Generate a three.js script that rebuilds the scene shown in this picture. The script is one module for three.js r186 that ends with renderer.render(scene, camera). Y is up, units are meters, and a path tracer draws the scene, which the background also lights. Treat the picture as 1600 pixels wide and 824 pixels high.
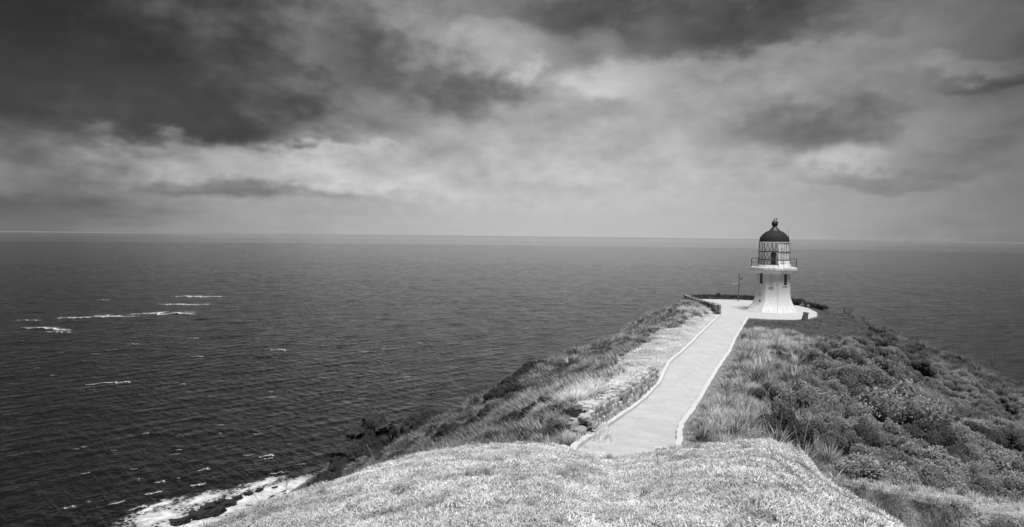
import * as THREE from 'three';
import { mergeGeometries, mergeVertices, toCreasedNormals } from 'three/addons/utils/BufferGeometryUtils.js';
import { createNoise2D, createNoise3D } from 'simplex-noise';

// ------------------------------------------------------------------ camera, sky, sun, exposure
const EYE = 165;                                   // metres above the sea
const EXPOSURE = 2.9;
const scene = new THREE.Scene();
const camera = new THREE.PerspectiveCamera(44.8, 1600 / 824, 0.2, 600000);
camera.position.set(0, EYE, 0);
camera.rotation.set(-2.4 * Math.PI / 180, 0, 0.64 * Math.PI / 180, 'YXZ');
const renderer = new THREE.WebGLRenderer({ antialias: true });
renderer.setSize(1024, 527);
renderer.toneMapping = THREE.LinearToneMapping;
renderer.toneMappingExposure = EXPOSURE;
renderer.shadowMap.enabled = true;

const sun = new THREE.DirectionalLight(new THREE.Color(1, 1, 1), 1.5);
sun.position.set(20, EYE + 104, 2);
sun.target.position.set(10, EYE - 8, -40);
sun.castShadow = true;
sun.shadow.radius = 42;
sun.shadow.mapSize.set(4096, 4096);
Object.assign(sun.shadow.camera, { left: -90, right: 90, top: 90, bottom: -90, near: 1, far: 400 });
scene.add(sun, sun.target);
scene.fog = new THREE.FogExp2(new THREE.Color(1, 1, 1), 0.15e-5);

// ------------------------------------------------------------------ helpers
function rng(seed) {
  let s = seed | 0;
  return () => { s = (s + 0x6d2b79f5) | 0; let t = Math.imul(s ^ (s >>> 15), 1 | s); t = (t + Math.imul(t ^ (t >>> 7), 61 | t)) ^ t; return ((t ^ (t >>> 14)) >>> 0) / 4294967296; };
}
const { clamp, lerp, smoothstep } = THREE.MathUtils;
const D2R = Math.PI / 180;
const n2 = createNoise2D(rng(11)), n3 = createNoise3D(rng(12));
function fbm(x, y, oct = 4, gain = 0.5) { let a = 1, s = 0, t = 0; for (let i = 0; i < oct; i++) { s += a * n2(x, y); t += a; a *= gain; x = x * 2.03 + 17.1; y = y * 2.03 - 9.7; } return s / t; }
function fbm3(x, y, z, oct = 4) { let a = 1, s = 0, t = 0; for (let i = 0; i < oct; i++) { s += a * n3(x, y, z); t += a; a *= 0.5; x = x * 2.03 + 5.3; y = y * 2.03; z = z * 2.03 - 3.1; } return s / t; }
const lin = (v) => { v = clamp(v / 255, 0, 1); return v <= 0.04045 ? v / 12.92 : Math.pow((v + 0.055) / 1.055, 2.4); };
function table(xs, ys, x) {                        // smooth interpolation in a small table
  if (x <= xs[0]) return ys[0];
  const n = xs.length - 1;
  if (x >= xs[n]) return ys[n];
  let i = 0; while (x > xs[i + 1]) i++;
  const h = xs[i + 1] - xs[i], t = (x - xs[i]) / h;
  const m0 = i > 0 ? (ys[i + 1] - ys[i - 1]) / (xs[i + 1] - xs[i - 1]) * h : ys[i + 1] - ys[i];
  const m1 = i < n - 1 ? (ys[i + 2] - ys[i]) / (xs[i + 2] - xs[i]) * h : ys[i + 1] - ys[i];
  const t2 = t * t, t3 = t2 * t;
  return (2 * t3 - 3 * t2 + 1) * ys[i] + (t3 - 2 * t2 + t) * m0 + (3 * t2 - 2 * t3) * ys[i + 1] + (t3 - t2) * m1;
}
const names = new Map();
function numbered(name) { const n = names.get(name) ?? 0; names.set(name, n + 1); return n ? name + '_' + String(n).padStart(3, '0') : name; }
function tag(o, label, category, group) { o.userData.label = label; o.userData.category = category; if (group) o.userData.group = group; return o; }
function mesh(name, geo, mat, parent) {
  const m = new THREE.Mesh(geo, mat); m.castShadow = m.receiveShadow = true;
  if (parent) { m.name = name; parent.add(m); } else { m.name = numbered(name); scene.add(m); }
  return m;
}
function struct(name, geo, mat) { const m = mesh(name, geo, mat); m.userData.kind = 'structure'; return m; }
function thing(name, label, category, pos = [0, 0, 0], turn = 0, group) {
  const o = new THREE.Group(); o.name = numbered(name); o.position.set(...pos); o.rotation.y = turn; scene.add(o);
  return tag(o, label, category, group);
}
function grey(v, rough = 0.95, extra = {}) { return new THREE.MeshStandardMaterial({ color: new THREE.Color().setRGB(v, v, v), roughness: rough, ...extra }); }
function geo(pos, idx, { uv, col } = {}) {
  const g = new THREE.BufferGeometry();
  g.setAttribute('position', new THREE.Float32BufferAttribute(pos, 3));
  if (uv) g.setAttribute('uv', new THREE.Float32BufferAttribute(uv, 2));
  if (col) g.setAttribute('color', new THREE.Float32BufferAttribute(col, 3));
  if (idx) g.setIndex(idx);
  g.computeVertexNormals();
  return g;
}
function texture(w, h, f, repeat, color = true) {   // f(u, v) -> 0..1, grey
  const d = new Uint8Array(w * h * 4);
  for (let y = 0; y < h; y++) for (let x = 0; x < w; x++) { const v = clamp(Math.round(f(x / w, y / h) * 255), 0, 255), i = (y * w + x) * 4; d[i] = d[i + 1] = d[i + 2] = v; d[i + 3] = 255; }
  const t = new THREE.DataTexture(d, w, h); t.wrapS = t.wrapT = THREE.RepeatWrapping; t.magFilter = THREE.LinearFilter;
  if (color) t.colorSpace = THREE.SRGBColorSpace;
  if (repeat) t.repeat.set(repeat[0], repeat[1]);
  t.needsUpdate = true; return t;
}
function tileNoise(u, v, f, oct = 4) {             // seamless on the unit square, via a torus of two 3d slices
  const a = u * 2 * Math.PI, b = v * 2 * Math.PI;
  return fbm3(Math.cos(a) * f * 0.16 + Math.cos(b) * f * 0.11, Math.sin(a) * f * 0.16 + 3, Math.sin(b) * f * 0.16 + Math.cos(b) * f * 0.06, oct);
}

// ------------------------------------------------------------------ the sky: heavy layered cloud over the sea
{
  const W = 4096, H = 2048, data = new Float32Array(W * H * 4);
  const AZ = [-110, -60, -38.7, -31, -21.8, -5.7, 11.3, 21.8, 31, 38.7, 60, 110];
  const LOW = [120, 112, 108, 138, 160, 185, 188, 176, 154, 128, 118, 120];
  const HIGH = [84, 72, 60, 78, 94, 142, 166, 152, 134, 96, 84, 82];
  // cloud masses: azimuth, elevation, half width, half height (degrees), lighter or darker by, edge softness
  const clouds = [
    [15.6, 18.8, 13.8, 3.9, -66, 1.1], [20.8, 17.6, 6, 2.4, -18, 1], [5.7, 19.8, 5.7, 2.3, -30, 1],
    [-36.5, 6.6, 7.5, 1.2, -14, 0.9], [-25.2, 8.6, 5.6, 1.9, -8, 0.9], [-20.5, 7.9, 3.8, 1.5, -14, 0.8], [-22.8, 11.2, 5.8, 3.7, -14, 1],
    [-29.7, 7.4, 2.6, 0.6, 26, 0.8], [-19.3, 7.0, 3.1, 0.45, 30, 0.8], [-13.5, 7.2, 3.3, 0.4, 18, 0.8], [-38.7, 4.1, 2.1, 1.3, 20, 0.8],
    [-28.4, 4.7, 5.3, 1.1, 18, 0.9], [-18.3, 5.5, 7.8, 1.4, 17, 0.9], [-24.7, 3.6, 6.6, 0.8, -24, 0.8], [-20.3, 3.4, 8.1, 0.5, -13, 0.6],
    [-35, 1.5, 6.2, 1, -15, 0.8], [-11.9, 14.9, 2.7, 2.6, -28, 0.95], [-4.9, 12.3, 5.1, 2, -36, 0.85], [-1.1, 16.7, 4, 1.7, 30, 0.8],
    [1.1, 14.9, 1.4, 1, 32, 0.7], [8.5, 13.7, 3.4, 1.6, 34, 0.8], [7.4, 17.4, 2.3, 1.4, 26, 0.8], [18.3, 14.8, 7.8, 0.8, 24, 0.8],
    [24.2, 9.1, 6.2, 2.1, -28, 0.7], [22.3, 7.9, 4.9, 1.6, -15, 0.7], [28.4, 6.8, 2.7, 1, 24, 0.7], [29.7, 4.5, 4.3, 0.7, -18, 0.6],
    [35, 6, 3.5, 1.2, -12, 0.7], [37.2, 11.2, 3.5, 0.5, -20, 1], [35, 12.6, 3.1, 0.5, 20, 0.7], [-9.1, 4.4, 5, 0.9, 13, 0.8],
    [-36.5, 13.6, 7.4, 4.1, -12, 1], [3, 3.2, 9, 0.8, 8, 0.9], [-30, 17, 5, 1.6, 8, 0.9],
  ];
  for (let row = H / 2 - 8; row < H; row++) {
    const el = ((row + 0.5) / H - 0.5) * 180;
    for (let c = 0; c < W; c++) {
      const phi = ((c + 0.5) / W - 0.5) * 360;      // atan2(z, x)
      let az = phi + 90; if (az > 180) az -= 360;   // clockwise from straight ahead (-z)
      const e = Math.max(el, 0.2), front = Math.abs(az) < 52 && el < 32;
      const x = Math.cos(phi * D2R) * Math.cos(e * D2R), z = Math.sin(phi * D2R) * Math.cos(e * D2R), y = Math.sin(e * D2R);
      const k = 1 / (y + 0.09), px = x * k, pz = z * k;                    // clouds lie in a sheet overhead
      const w1 = fbm3(px * 0.9, pz * 0.9, 1.5, front ? 6 : 4), w2 = fbm3(px * 0.9 + 30, pz * 0.9, 7.5, front ? 6 : 4);
      const billow = fbm3(x * 8, y * 15, z * 8, front ? 7 : 4);
      const curl = fbm3(x * 24, y * 40, z * 24, front ? 6 : 2), wx = w1 * 1.6 + billow * 2.6 + curl * 0.6, wy = w2 * 0.5 + fbm3(x * 8 + 9, y * 15, z * 8, front ? 6 : 3) * 1.6 + curl * 0.5;
      const a = az + wx, h = e + wy * clamp(e / 6, 0.25, 1);
      const cut = smoothstep(a, -26, -6), t = smoothstep(h, lerp(6.6, 5, cut), lerp(8.8, 12.5, cut)), far = Math.abs(az) > 110 ? 1 : 0;
      let v = far ? lerp(table(AZ, LOW, Math.sign(az) * 110), table(AZ, HIGH, Math.sign(az) * 110), t) : lerp(table(AZ, LOW, a), table(AZ, HIGH, a), t);
      if (far) v = lerp(v, lerp(122, 82, t), smoothstep(Math.abs(az), 110, 180));
      v = lerp(v, 140, smoothstep(e, 24, 60));
      if (front) for (const [ca, ce, ra, re, amp, soft] of clouds) {
        const dx = (a - ca) / ra, dy = (h - ce) / re;
        if (dx > 2 || dx < -2 || dy > 2 || dy < -2) continue;
        const d = Math.sqrt(dx * dx + dy * dy);
        // cloud bases end more sharply than their tops
        const edge = (dy < 0 && amp < 0 ? soft * 0.75 : soft * 1.15);
        v += amp * (1 - smoothstep(d, 1 - edge * 0.85, 1 + edge * 0.85));
      }
      const outside = smoothstep(Math.max(Math.abs(az) - 40, (e - 20) * 1.5), 0, 18);
      v += outside * 26 * w1;
      v += (w1 * 7 + billow * 18 + curl * 10) * smoothstep(e, 0.3, 5);
      v = lerp(Math.max(v, 116), v, smoothstep(e, 0, 2.6));      // sea haze pales the lowest air
      v = 66 + 9 * Math.log(1 + Math.exp((v - 66) / 9)) * 1 - 26 * smoothstep(h, 9.5, 17) * smoothstep(-a, 8, 34) * lerp(0.75, 0.3, smoothstep(v, 78, 125));
      const L = lin(v) / EXPOSURE, i = (row * W + c) * 4;
      data[i] = data[i + 1] = data[i + 2] = L; data[i + 3] = 1;
    }
  }
  const low = lin(118) / EXPOSURE;
  for (let i = 0; i < (H / 2 - 8) * W * 4; i += 4) { data[i] = data[i + 1] = data[i + 2] = low; data[i + 3] = 1; }
  const sky = new THREE.DataTexture(data, W, H, THREE.RGBAFormat, THREE.FloatType);
  sky.mapping = THREE.EquirectangularReflectionMapping; sky.magFilter = THREE.LinearFilter; sky.colorSpace = THREE.LinearSRGBColorSpace; sky.needsUpdate = true;
  scene.background = sky; scene.environment = sky;
}

// ------------------------------------------------------------------ the lie of the land (heights relative to the eye, d = -z)
const smax = (a, b, k) => { const h = clamp(0.5 + 0.5 * (a - b) / k, 0, 1); return lerp(b, a, h) + k * h * (1 - h); };
const smin = (a, b, k) => -smax(-a, -b, k);
// path: centre x, d, height, half width
const PATH = [[2.5, 14.2, -5.3, 1.2], [2.95, 16.4, -5.62, 1.2], [3.7, 18.8, -6.05, 1.2], [5.25, 23.9, -6.95, 1.13], [6.85, 27.8, -7.35, 1.1], [8.7, 32.3, -7.55, 1.1], [11.1, 38.4, -7.6, 1.38],
  [13.15, 42.8, -7.6, 1.36], [15.56, 48.4, -7.6, 1.3], [17.85, 53.6, -7.6, 1.28], [20.7, 60, -7.6, 1.27], [21.9, 62.6, -7.6, 1.27]];
const pathLine = new THREE.CatmullRomCurve3(PATH.map((p) => new THREE.Vector3(p[0], p[2], -p[1])));
const PN = 260, path = [];
for (let i = 0; i <= PN; i++) {
  const p = pathLine.getPoint(i / PN), t = pathLine.getTangent(i / PN), f = i / PN * (PATH.length - 1), k = Math.min(Math.floor(f), PATH.length - 2);
  const l = Math.hypot(t.x, t.z);
  path.push({ x: p.x, z: p.z, h: p.y, hw: lerp(PATH[k][3], PATH[k + 1][3], f - k), nx: -t.z / l, nz: t.x / l });   // n points right of the way to the tower
}
function nearPath(x, z) {
  let best = 1e9, b = null;
  for (let i = 0; i <= PN; i += 4) { const p = path[i], q = (x - p.x) ** 2 + (z - p.z) ** 2; if (q < best) { best = q; b = i; } }
  let b2 = b; for (let i = Math.max(0, b - 3); i <= Math.min(PN, b + 3); i++) { const p = path[i], q = (x - p.x) ** 2 + (z - p.z) ** 2; if (q < best) { best = q; b2 = i; } }
  const p = path[b2];
  return { p, i: b2, s: (x - p.x) * p.nx + (z - p.z) * p.nz, dist: Math.sqrt(best) };
}
const PLATFORM = [[21.3, 64.8], [20.6, 62.6], [23.1, 61.7], [24.6, 61.0], [26.9, 60.8], [28.8, 61.7], [30.6, 63.8], [32.2, 67.2], [33.1, 71], [33.2, 74], [33.2, 77], [30.4, 79.2], [28.3, 80.4], [24.3, 80.5], [22.2, 79.8], [21.9, 75.5], [21.8, 71.3], [21.5, 67.6]];
function polygonDistance(poly, x, d) {             // negative inside
  let best = 1e9, inside = false;
  for (let i = 0, j = poly.length - 1; i < poly.length; j = i++) {
    const [ax, ay] = poly[j], [bx, by] = poly[i], ex = bx - ax, ey = by - ay, t = clamp(((x - ax) * ex + (d - ay) * ey) / (ex * ex + ey * ey), 0, 1);
    best = Math.min(best, Math.hypot(x - ax - ex * t, d - ay - ey * t));
    if ((ay > d) !== (by > d) && x < (bx - ax) * (d - ay) / (by - ay) + ax) inside = !inside;
  }
  return inside ? -best : best;
}
// the near knoll: slope of its brow and how far off the brow is, by bearing
const KA = [-90, -50, -38, -26.3, -20.9, -15.1, -10.7, -6.2, -2.1, 3.7, 7.7, 10.8, 14.6, 18.6, 22.2, 23.9, 25.2, 26.6, 28.9, 30.7, 32.5, 40, 60, 100];
const KM = [0.5, 0.47, 0.445, 0.424, 0.398, 0.377, 0.355, 0.34, 0.332, 0.331, 0.342, 0.341, 0.322, 0.309, 0.297, 0.302, 0.314, 0.34, 0.362, 0.377, 0.39, 0.43, 0.48, 0.5];
const KR = [6, 7.5, 8.5, 9.6, 10.4, 11, 11.6, 12, 12.2, 12.4, 12.6, 12.6, 12.6, 12.3, 11.6, 11, 10.4, 9.4, 8, 7, 6.2, 5.4, 5, 5];
function knoll(x, z) {
  const th = Math.atan2(x, -z) / D2R, r = Math.hypot(x, z), back = smoothstep(Math.abs(th), 80, 140);
  const m = lerp(table(KA, KM, th), 0.3, back), R = lerp(table(KA, KR, th), 16, back), b = 1.7 / (R * R), a = m - 3.4 / R;
  return -(1.7 + a * r + b * r * r);
}
function shelf(x, d) {                              // the mown strip right of the knoll, with the gully before it
  let h = -1.07 - 0.1215 * x - 0.23 * d - 0.3 * Math.max(0, 4.5 - x);
  const over = Math.max(0, d - 12.1); h -= over * over * 0.22;
  const edge = 11.2 - (x - 6.4) * 1.35 + 0.25 * n2(x * 1.3, 5.5);
  h -= 0.85 * smoothstep(edge - d, -0.05, 0.55);
  h -= 0.5 * Math.max(0, x - 13);
  return h;
}
// spot heights of the ridge, its flanks and the saddle: x, d, h
const SPOTS = [
  [2.2, 26, -7.0], [1.2, 24, -7.1], [0, 29, -8.4], [-2, 36, -11.0], [-0.2, 42, -10.4], [1.7, 48, -10.0], [4.4, 51, -9.9], [7.5, 55, -9.8], [11, 59, -9.0], [14.4, 64, -7.6], [19.4, 74, -7.5],
  [5.4, 31, -7.2], [8.7, 43, -7.5], [12.6, 51, -7.5], [18, 61.5, -7.4], [4.8, 37, -8.6], [3.5, 40, -9.3], [6.6, 46, -8.9], [-3.7, 38, -12.3], [-6.8, 46, -15], [-9.7, 52, -16.8], [-13.5, 50, -19.4], [-9.6, 42, -16.1],
  [2.6, 21.5, -5.6], [3.0, 24, -6.05], [4.6, 28, -6.5], [6.0, 32, -6.95], [1.2, 20.5, -5.9], [0, 22, -6.8],
  [48.5, 60, -14.3], [35.5, 68, -8.2], [40, 65, -10.2], [44.5, 62, -12.0], [9.8, 20, -7.9], [22.4, 35, -9.9], [18, 22, -9.4], [14.6, 36, -8.5], [20, 52, -7.75], [24.2, 48, -9.2], [20, 28, -9.6], [28.5, 35, -11.6],
  [8.7, 27.5, -7.6], [30.3, 50, -10.5], [5.7, 19.5, -6.4], [8.6, 21, -7.1], [11.5, 30, -8.2], [26, 57, -7.85], [31, 60, -8.1], [24, 60, -7.68], [33.8, 64, -7.9],
  [10.2, 34, -7.6], [12.7, 38.5, -7.6], [15, 43, -7.6], [17.3, 49, -7.62], [20, 56, -7.64], [7.2, 33, -7.5], [9.6, 38.5, -7.55], [11.5, 43, -7.6], [14, 48.5, -7.6], [17, 55, -7.55],
  [21.5, 66, -7.66], [22, 75, -7.66], [23, 80.6, -7.7], [29, 80.6, -7.7], [33.6, 76, -7.7], [33.6, 70, -7.7], [28, 71, -7.66], [35.5, 74, -8.3],
  [-9, 52, -24], [-5, 64, -24], [2, 70, -24], [8, 78, -21], [15, 90, -20], [32, 98, -22], [48, 90, -24], [62, 78, -28], [72, 60, -34], [60, 45, -27], [50, 30, -24], [40, 15, -20], [30, 0, -20],
  [0, 8, -5], [5, 10, -5.8], [-6, 15, -8], [12, 10, -8], [16, 13, -10], [0, 0, -5], [-12, 0, -12], [12, 0, -8], [0, -20, -4], [-20, 20, -18], [20, 0, -13], [-22, 40, -27],
];
const tps = (() => {
  const n = SPOTS.length, N = n + 3, A = [], U = (r2) => (r2 > 0 ? r2 * Math.log(r2) : 0);
  for (let i = 0; i < N; i++) A.push(new Float64Array(N + 1));
  for (let i = 0; i < n; i++) {
    for (let j = 0; j < n; j++) A[i][j] = U((SPOTS[i][0] - SPOTS[j][0]) ** 2 + (SPOTS[i][1] - SPOTS[j][1]) ** 2) + (i === j ? 2 : 0);
    [1, SPOTS[i][0], SPOTS[i][1]].forEach((v, k) => { A[i][n + k] = v; A[n + k][i] = v; });
    A[i][N] = SPOTS[i][2];
  }
  for (let c = 0; c < N; c++) {
    let p = c; for (let i = c + 1; i < N; i++) if (Math.abs(A[i][c]) > Math.abs(A[p][c])) p = i;
    const swap = A[c]; A[c] = A[p]; A[p] = swap;
    for (let i = 0; i < N; i++) if (i !== c) { const f = A[i][c] / A[c][c]; if (f) for (let j = c; j <= N; j++) A[i][j] -= f * A[c][j]; }
  }
  const w = A.map((r, i) => r[N] / r[i]);
  return (x, d) => { let s = w[n] + w[n + 1] * x + w[n + 2] * d; for (let i = 0; i < n; i++) { const r2 = (x - SPOTS[i][0]) ** 2 + (d - SPOTS[i][1]) ** 2; if (r2 > 0) s += w[i] * r2 * Math.log(r2); } return s; };
})();
const AXIS = [[-6, -220], [-3, -40], [0, 0], [6, 22], [14, 45], [26, 68], [29, 76]];
function axisDistance(x, d) {
  let best = 1e9, side = 1;
  for (let i = 0; i < AXIS.length - 1; i++) {
    const [ax, ay] = AXIS[i], ex = AXIS[i + 1][0] - ax, ey = AXIS[i + 1][1] - ay, t = clamp(((x - ax) * ex + (d - ay) * ey) / (ex * ex + ey * ey), 0, 1);
    const q = Math.hypot(x - ax - ex * t, d - ay - ey * t);
    if (q < best) { best = q; side = (x - ax) * ey - (d - ay) * ex > 0 ? 1 : -1; }
  }
  return [best, side];
}
const SPUR = [[-8.9, 52.4], [-10.6, 52], [-12.6, 50.8], [-15, 49]];
function spurAt(x, d) {                             // the dark rocky spur below the knoll, and the knob before it
  let best = 1e9; for (let i = 0; i < 3; i++) { const [ax, ay] = SPUR[i], ex = SPUR[i + 1][0] - ax, ey = SPUR[i + 1][1] - ay, t = clamp(((x - ax) * ex + (d - ay) * ey) / (ex * ex + ey * ey), 0, 1); best = Math.min(best, Math.hypot(x - ax - ex * t, d - ay - ey * t)); }
  return Math.max(1.5 * (1 - smoothstep(best, 0.2, 1.9)), 1.0 * (1 - smoothstep(Math.hypot((x + 6.8) / 1.3, d - 46), 0.3, 2)));
}
function land(x, z) {                               // relative to the eye
  const d = -z, r = Math.hypot(x, z), [ad, side] = axisDistance(x, d);
  const W = side > 0 ? 34 : 15 + 15 * smoothstep(d, 28, 42), cliff = -7 - Math.max(0, ad - W) * 1.25 - 0.012 * Math.max(0, ad - W) ** 1.6 + fbm(x * 0.03, z * 0.03, 4) * Math.min(10, Math.max(0, ad - W) * 0.3);
  let ridge = r < 140 ? tps(x, d) : -200;
  if (r > 95) ridge = lerp(ridge, -200, smoothstep(r, 95, 140));
  if (d < -5) ridge = lerp(ridge, -6, smoothstep(-d, 5, 30));
  ridge += 0.55 * fbm((x + d * 0.5) * 0.3, (d - x * 0.25) * 0.14, 3) * smoothstep(x - 6 - d * 0.32, 1, 6);
  ridge = smin(ridge, cliff + 3, 3);
  if (x < -3 && d > 40 && d < 58) ridge += spurAt(x, d) * (1 + 0.4 * n2(x * 1.1, d * 1.1));
  ridge += (fbm(x * 0.35, z * 0.35, 4) * 0.22 + fbm(x * 0.09 + 7, z * 0.09, 3) * 0.25) * smoothstep(Math.abs(polygonDistance(PLATFORM, x, d)), 0.5, 5);
  let k = knoll(x, z); if (r > 40) k -= (r - 40) * 0.2;
  k += 0.05 * fbm(x * 1.1, z * 1.1, 3) * smoothstep(r, 2, 5) + 0.018 * fbm(x * 5, z * 5, 3);
  let near = k;
  if (x > -2 && d > 2 && d < 26) near = smax(k, shelf(x, d) + 0.03 * fbm(x * 1.7, z * 1.7, 3), 0.14);
  let h = smax(near, smin(ridge, cliff + 25, 2), 0.35);
  if (ad > 60) h = Math.min(h, cliff + 25);
  // path bed, the bank held by the wall, the levelled platform
  if (d > 15 && d < 66 && x > -4 && x < 28) {
    const q = nearPath(x, z), on = smoothstep(d, 16.4, 17.4);
    if (q.dist < 6) {
      const bed = q.p.h - 0.06, s = q.s, hw = q.p.hw;
      if (d < 34.2 && s < 0 && s > -hw - 3.5) {
        const top = q.p.h + 0.84 - 0.15 * smoothstep(-s, hw + 1.2, hw + 2.6), hold = smoothstep(-s, hw + 0.5, hw + 0.72) * (1 - smoothstep(-s, hw + 1.1, hw + 2.9)) * (1 - smoothstep(d, 32.6, 34.2)) * smoothstep(d, 20, 21.6);
        h = lerp(h, top, hold);
      }
      const fl = 1 - smoothstep(-s, hw + 0.42, hw + 0.6 + (d > 33 ? 1.4 : 0)), fr = 1 - smoothstep(s, hw + 0.22, hw + 0.9);
      h = lerp(h, bed, on * (s < 0 ? fl : fr));
    }
  }
  if (d > 56) { const pd = polygonDistance(PLATFORM, x, d); if (pd < 3) h = lerp(h, -7.7, 1 - smoothstep(pd, 0.3, 2.2)); }
  return h;
}
const ground = (x, z) => EYE + land(x, z);
function slopeAt(x, z, e = 0.25) { const h = ground(x, z); return new THREE.Vector3(h - ground(x + e, z), e, h - ground(x, z + e)).normalize(); }

// zones, used for what grows where
const onPath = (x, z, m = 0) => { const d = -z; if (d < 15 || d > 66) return false; const q = nearPath(x, z); return q.dist < q.p.hw + m; };
function zone(x, z) {
  const d = -z;
  if (d > 55 && polygonDistance(PLATFORM, x, d) < 0.2) return 'platform';
  const q = d > 14 && d < 73 ? nearPath(x, z) : null;
  if (q && q.dist < q.p.hw + 0.2 && d > 17) return 'path';
  const h = land(x, z), near = Math.max(knoll(x, z), x > 3 && d < 16 ? shelf(x, d) : -99);
  if (d < 17.5 && h < near + 0.16) { return x > 3 && d < 16 && d > 6 && shelf(x, d) > knoll(x, z) ? 'shelf' : 'knoll'; }
  if (d > 51 && x > 19 && d < 72 && polygonDistance(PLATFORM, x, d) < (x < 32 ? 7.5 : 4.5) && q.dist > q.p.hw) return x > 21.5 || q.s > 0 ? 'lawn' : 'left';
  if (q && d < 67) return q.s > 0 ? 'right' : 'left';
  return x > 10 + (d - 14) * 0.45 ? 'right' : 'left';
}

// ------------------------------------------------------------------ ground sheet
const trodden = (x, z) => {                          // the bare, trodden strip left of the path
    const d = -z; if (d < 26 || d > 66) return 0;
    const q = nearPath(x, z), s = -q.s - q.p.hw, w = lerp(1.7, 3.6, smoothstep(d, 32, 40)) * (1 - 0.45 * smoothstep(d, 48, 60));
    return s > -0.2 ? 1 - smoothstep(s + 0.7 * fbm(x * 0.6, z * 0.6, 3), w * 0.7, w * 1.15) : 0;
  };
const groundTex = texture(512, 512, (u, v) => 0.78 + 0.22 * tileNoise(u, v, 40, 5) + 0.1 * tileNoise(u, v, 200, 2));
const groundBump = texture(512, 512, (u, v) => 0.5 + 0.5 * tileNoise(u, v, 70, 6), null, false);
{
  const th = [];
  for (let a = -180; a < 180;) { th.push(a); a += Math.abs(a) < 44.9 ? 0.2 : Math.abs(a) < 60 ? 1 : 4; }
  const rs = []; for (let r = 0.5; r < 420; r *= r < 3 ? 1.06 : r < 90 ? 1.0105 : 1.05) rs.push(r);
  const pos = [], uv = [], col = [], idx = [], nT = th.length;
  for (const r of rs) for (const a of th) {
    const x = Math.sin(a * D2R) * r, z = -Math.cos(a * D2R) * r, h = land(x, z);
    pos.push(x, EYE + h, z); uv.push(x / 2.7, z / 2.7);
    const zn = r < 110 ? zone(x, z) : 'cliff', f = fbm(x * 0.8, z * 0.8, 3);
    let v = { platform: 0.5, path: 0.42, knoll: 0.6, shelf: 0.5, lawn: 0.16, left: 0.13, right: 0.05, cliff: 0.09 }[zn];
    v *= 1 + 0.3 * f;
    if (zn === 'right' && -z < 62) { const q = nearPath(x, z), e = q.s - q.p.hw; if (e < 1.6) v = lerp(0.4 + 0.1 * f, v, smoothstep(e, 0.5, 1.6)); }
    if (zn === 'left') v = lerp(v, 0.68 + 0.12 * f, trodden(x, z));
    if (x < -3 && x > -18 && z < -40 && z > -58) v = lerp(v, 0.035, smoothstep(spurAt(x, -z), 0.1, 0.5));
    if (h < -20) v = lerp(v, 0.09, smoothstep(-h, 20, 40));
    col.push(v, v, v);
  }
  for (let i = 0; i < rs.length - 1; i++) for (let j = 0; j < nT; j++) { const k = (j + 1) % nT, a = i * nT + j, b = i * nT + k, c = a + nT, e = b + nT; idx.push(a, b, c, b, e, c); }
  const hub = pos.length / 3; pos.push(0, EYE + land(0, -0.01), 0); uv.push(0, 0); col.push(0.3, 0.3, 0.3);
  for (let j = 0; j < nT; j++) idx.push(hub, (j + 1) % nT, j);
  struct('ground', geo(pos, idx, { uv, col }), new THREE.MeshStandardMaterial({ vertexColors: true, map: groundTex, bumpMap: groundBump, bumpScale: 0.05, roughness: 1 }));
}

// ------------------------------------------------------------------ the sea
function swell(x, z) {
  const r = Math.hypot(x, z), fade = (1 - smoothstep(r, 3000, 7000));
  if (fade <= 0) return 0;
  let h = 0;
  for (const [dx, dz, L, A, p] of [[0.28, 0.96, 88, 0.8, 0], [0.12, 0.99, 57, 0.55, 1.3], [0.45, 0.89, 41, 0.4, 4], [-0.2, 0.98, 31, 0.3, 2.2], [0.33, 0.94, 22, 0.24, 5], [0.02, 1, 16, 0.18, 0.6]]) h += A * Math.sin((x * dx + z * dz) * 2 * Math.PI / L + p + 2.2 * n2(x * 0.004 + L, z * 0.004)) * (0.55 + 0.65 * n2(x * 0.009 - L, z * 0.009)) * 0.58;
  return h * fade;
}
const seaBump = (() => {
  const N = 1024, r = rng(5), waves = [];
  for (let i = 0; i < 46; i++) {
    const k = 6 * Math.pow(1.085, i) * (0.9 + 0.2 * r()), a = (r() - 0.5) * 2.9 + 0.1;
    waves.push([Math.round(Math.sin(a) * k), Math.round(Math.cos(a) * k), r() * 6.283, 1 / Math.pow(k, 0.92)]);
  }
  const buf = new Float32Array(N * N); let lo = 1e9, hi = -1e9;
  const tab = new Float32Array(4096); for (let i = 0; i < 4096; i++) tab[i] = 1 - 2 * Math.pow(Math.abs(Math.sin(i / 4096 * Math.PI)), 0.8);
  for (let y = 0; y < N; y++) for (let x = 0; x < N; x++) {
    let s = 0; for (const [kx, ky, p, A] of waves) s += A * tab[((kx * x + ky * y) * 4096 / N + p * 652) & 4095];
    buf[y * N + x] = s; if (s < lo) lo = s; if (s > hi) hi = s;
  }
  return texture(N, N, (u, v) => (buf[Math.round(v * N) * N + Math.round(u * N)] - lo) / (hi - lo), null, false);
})();
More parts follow.
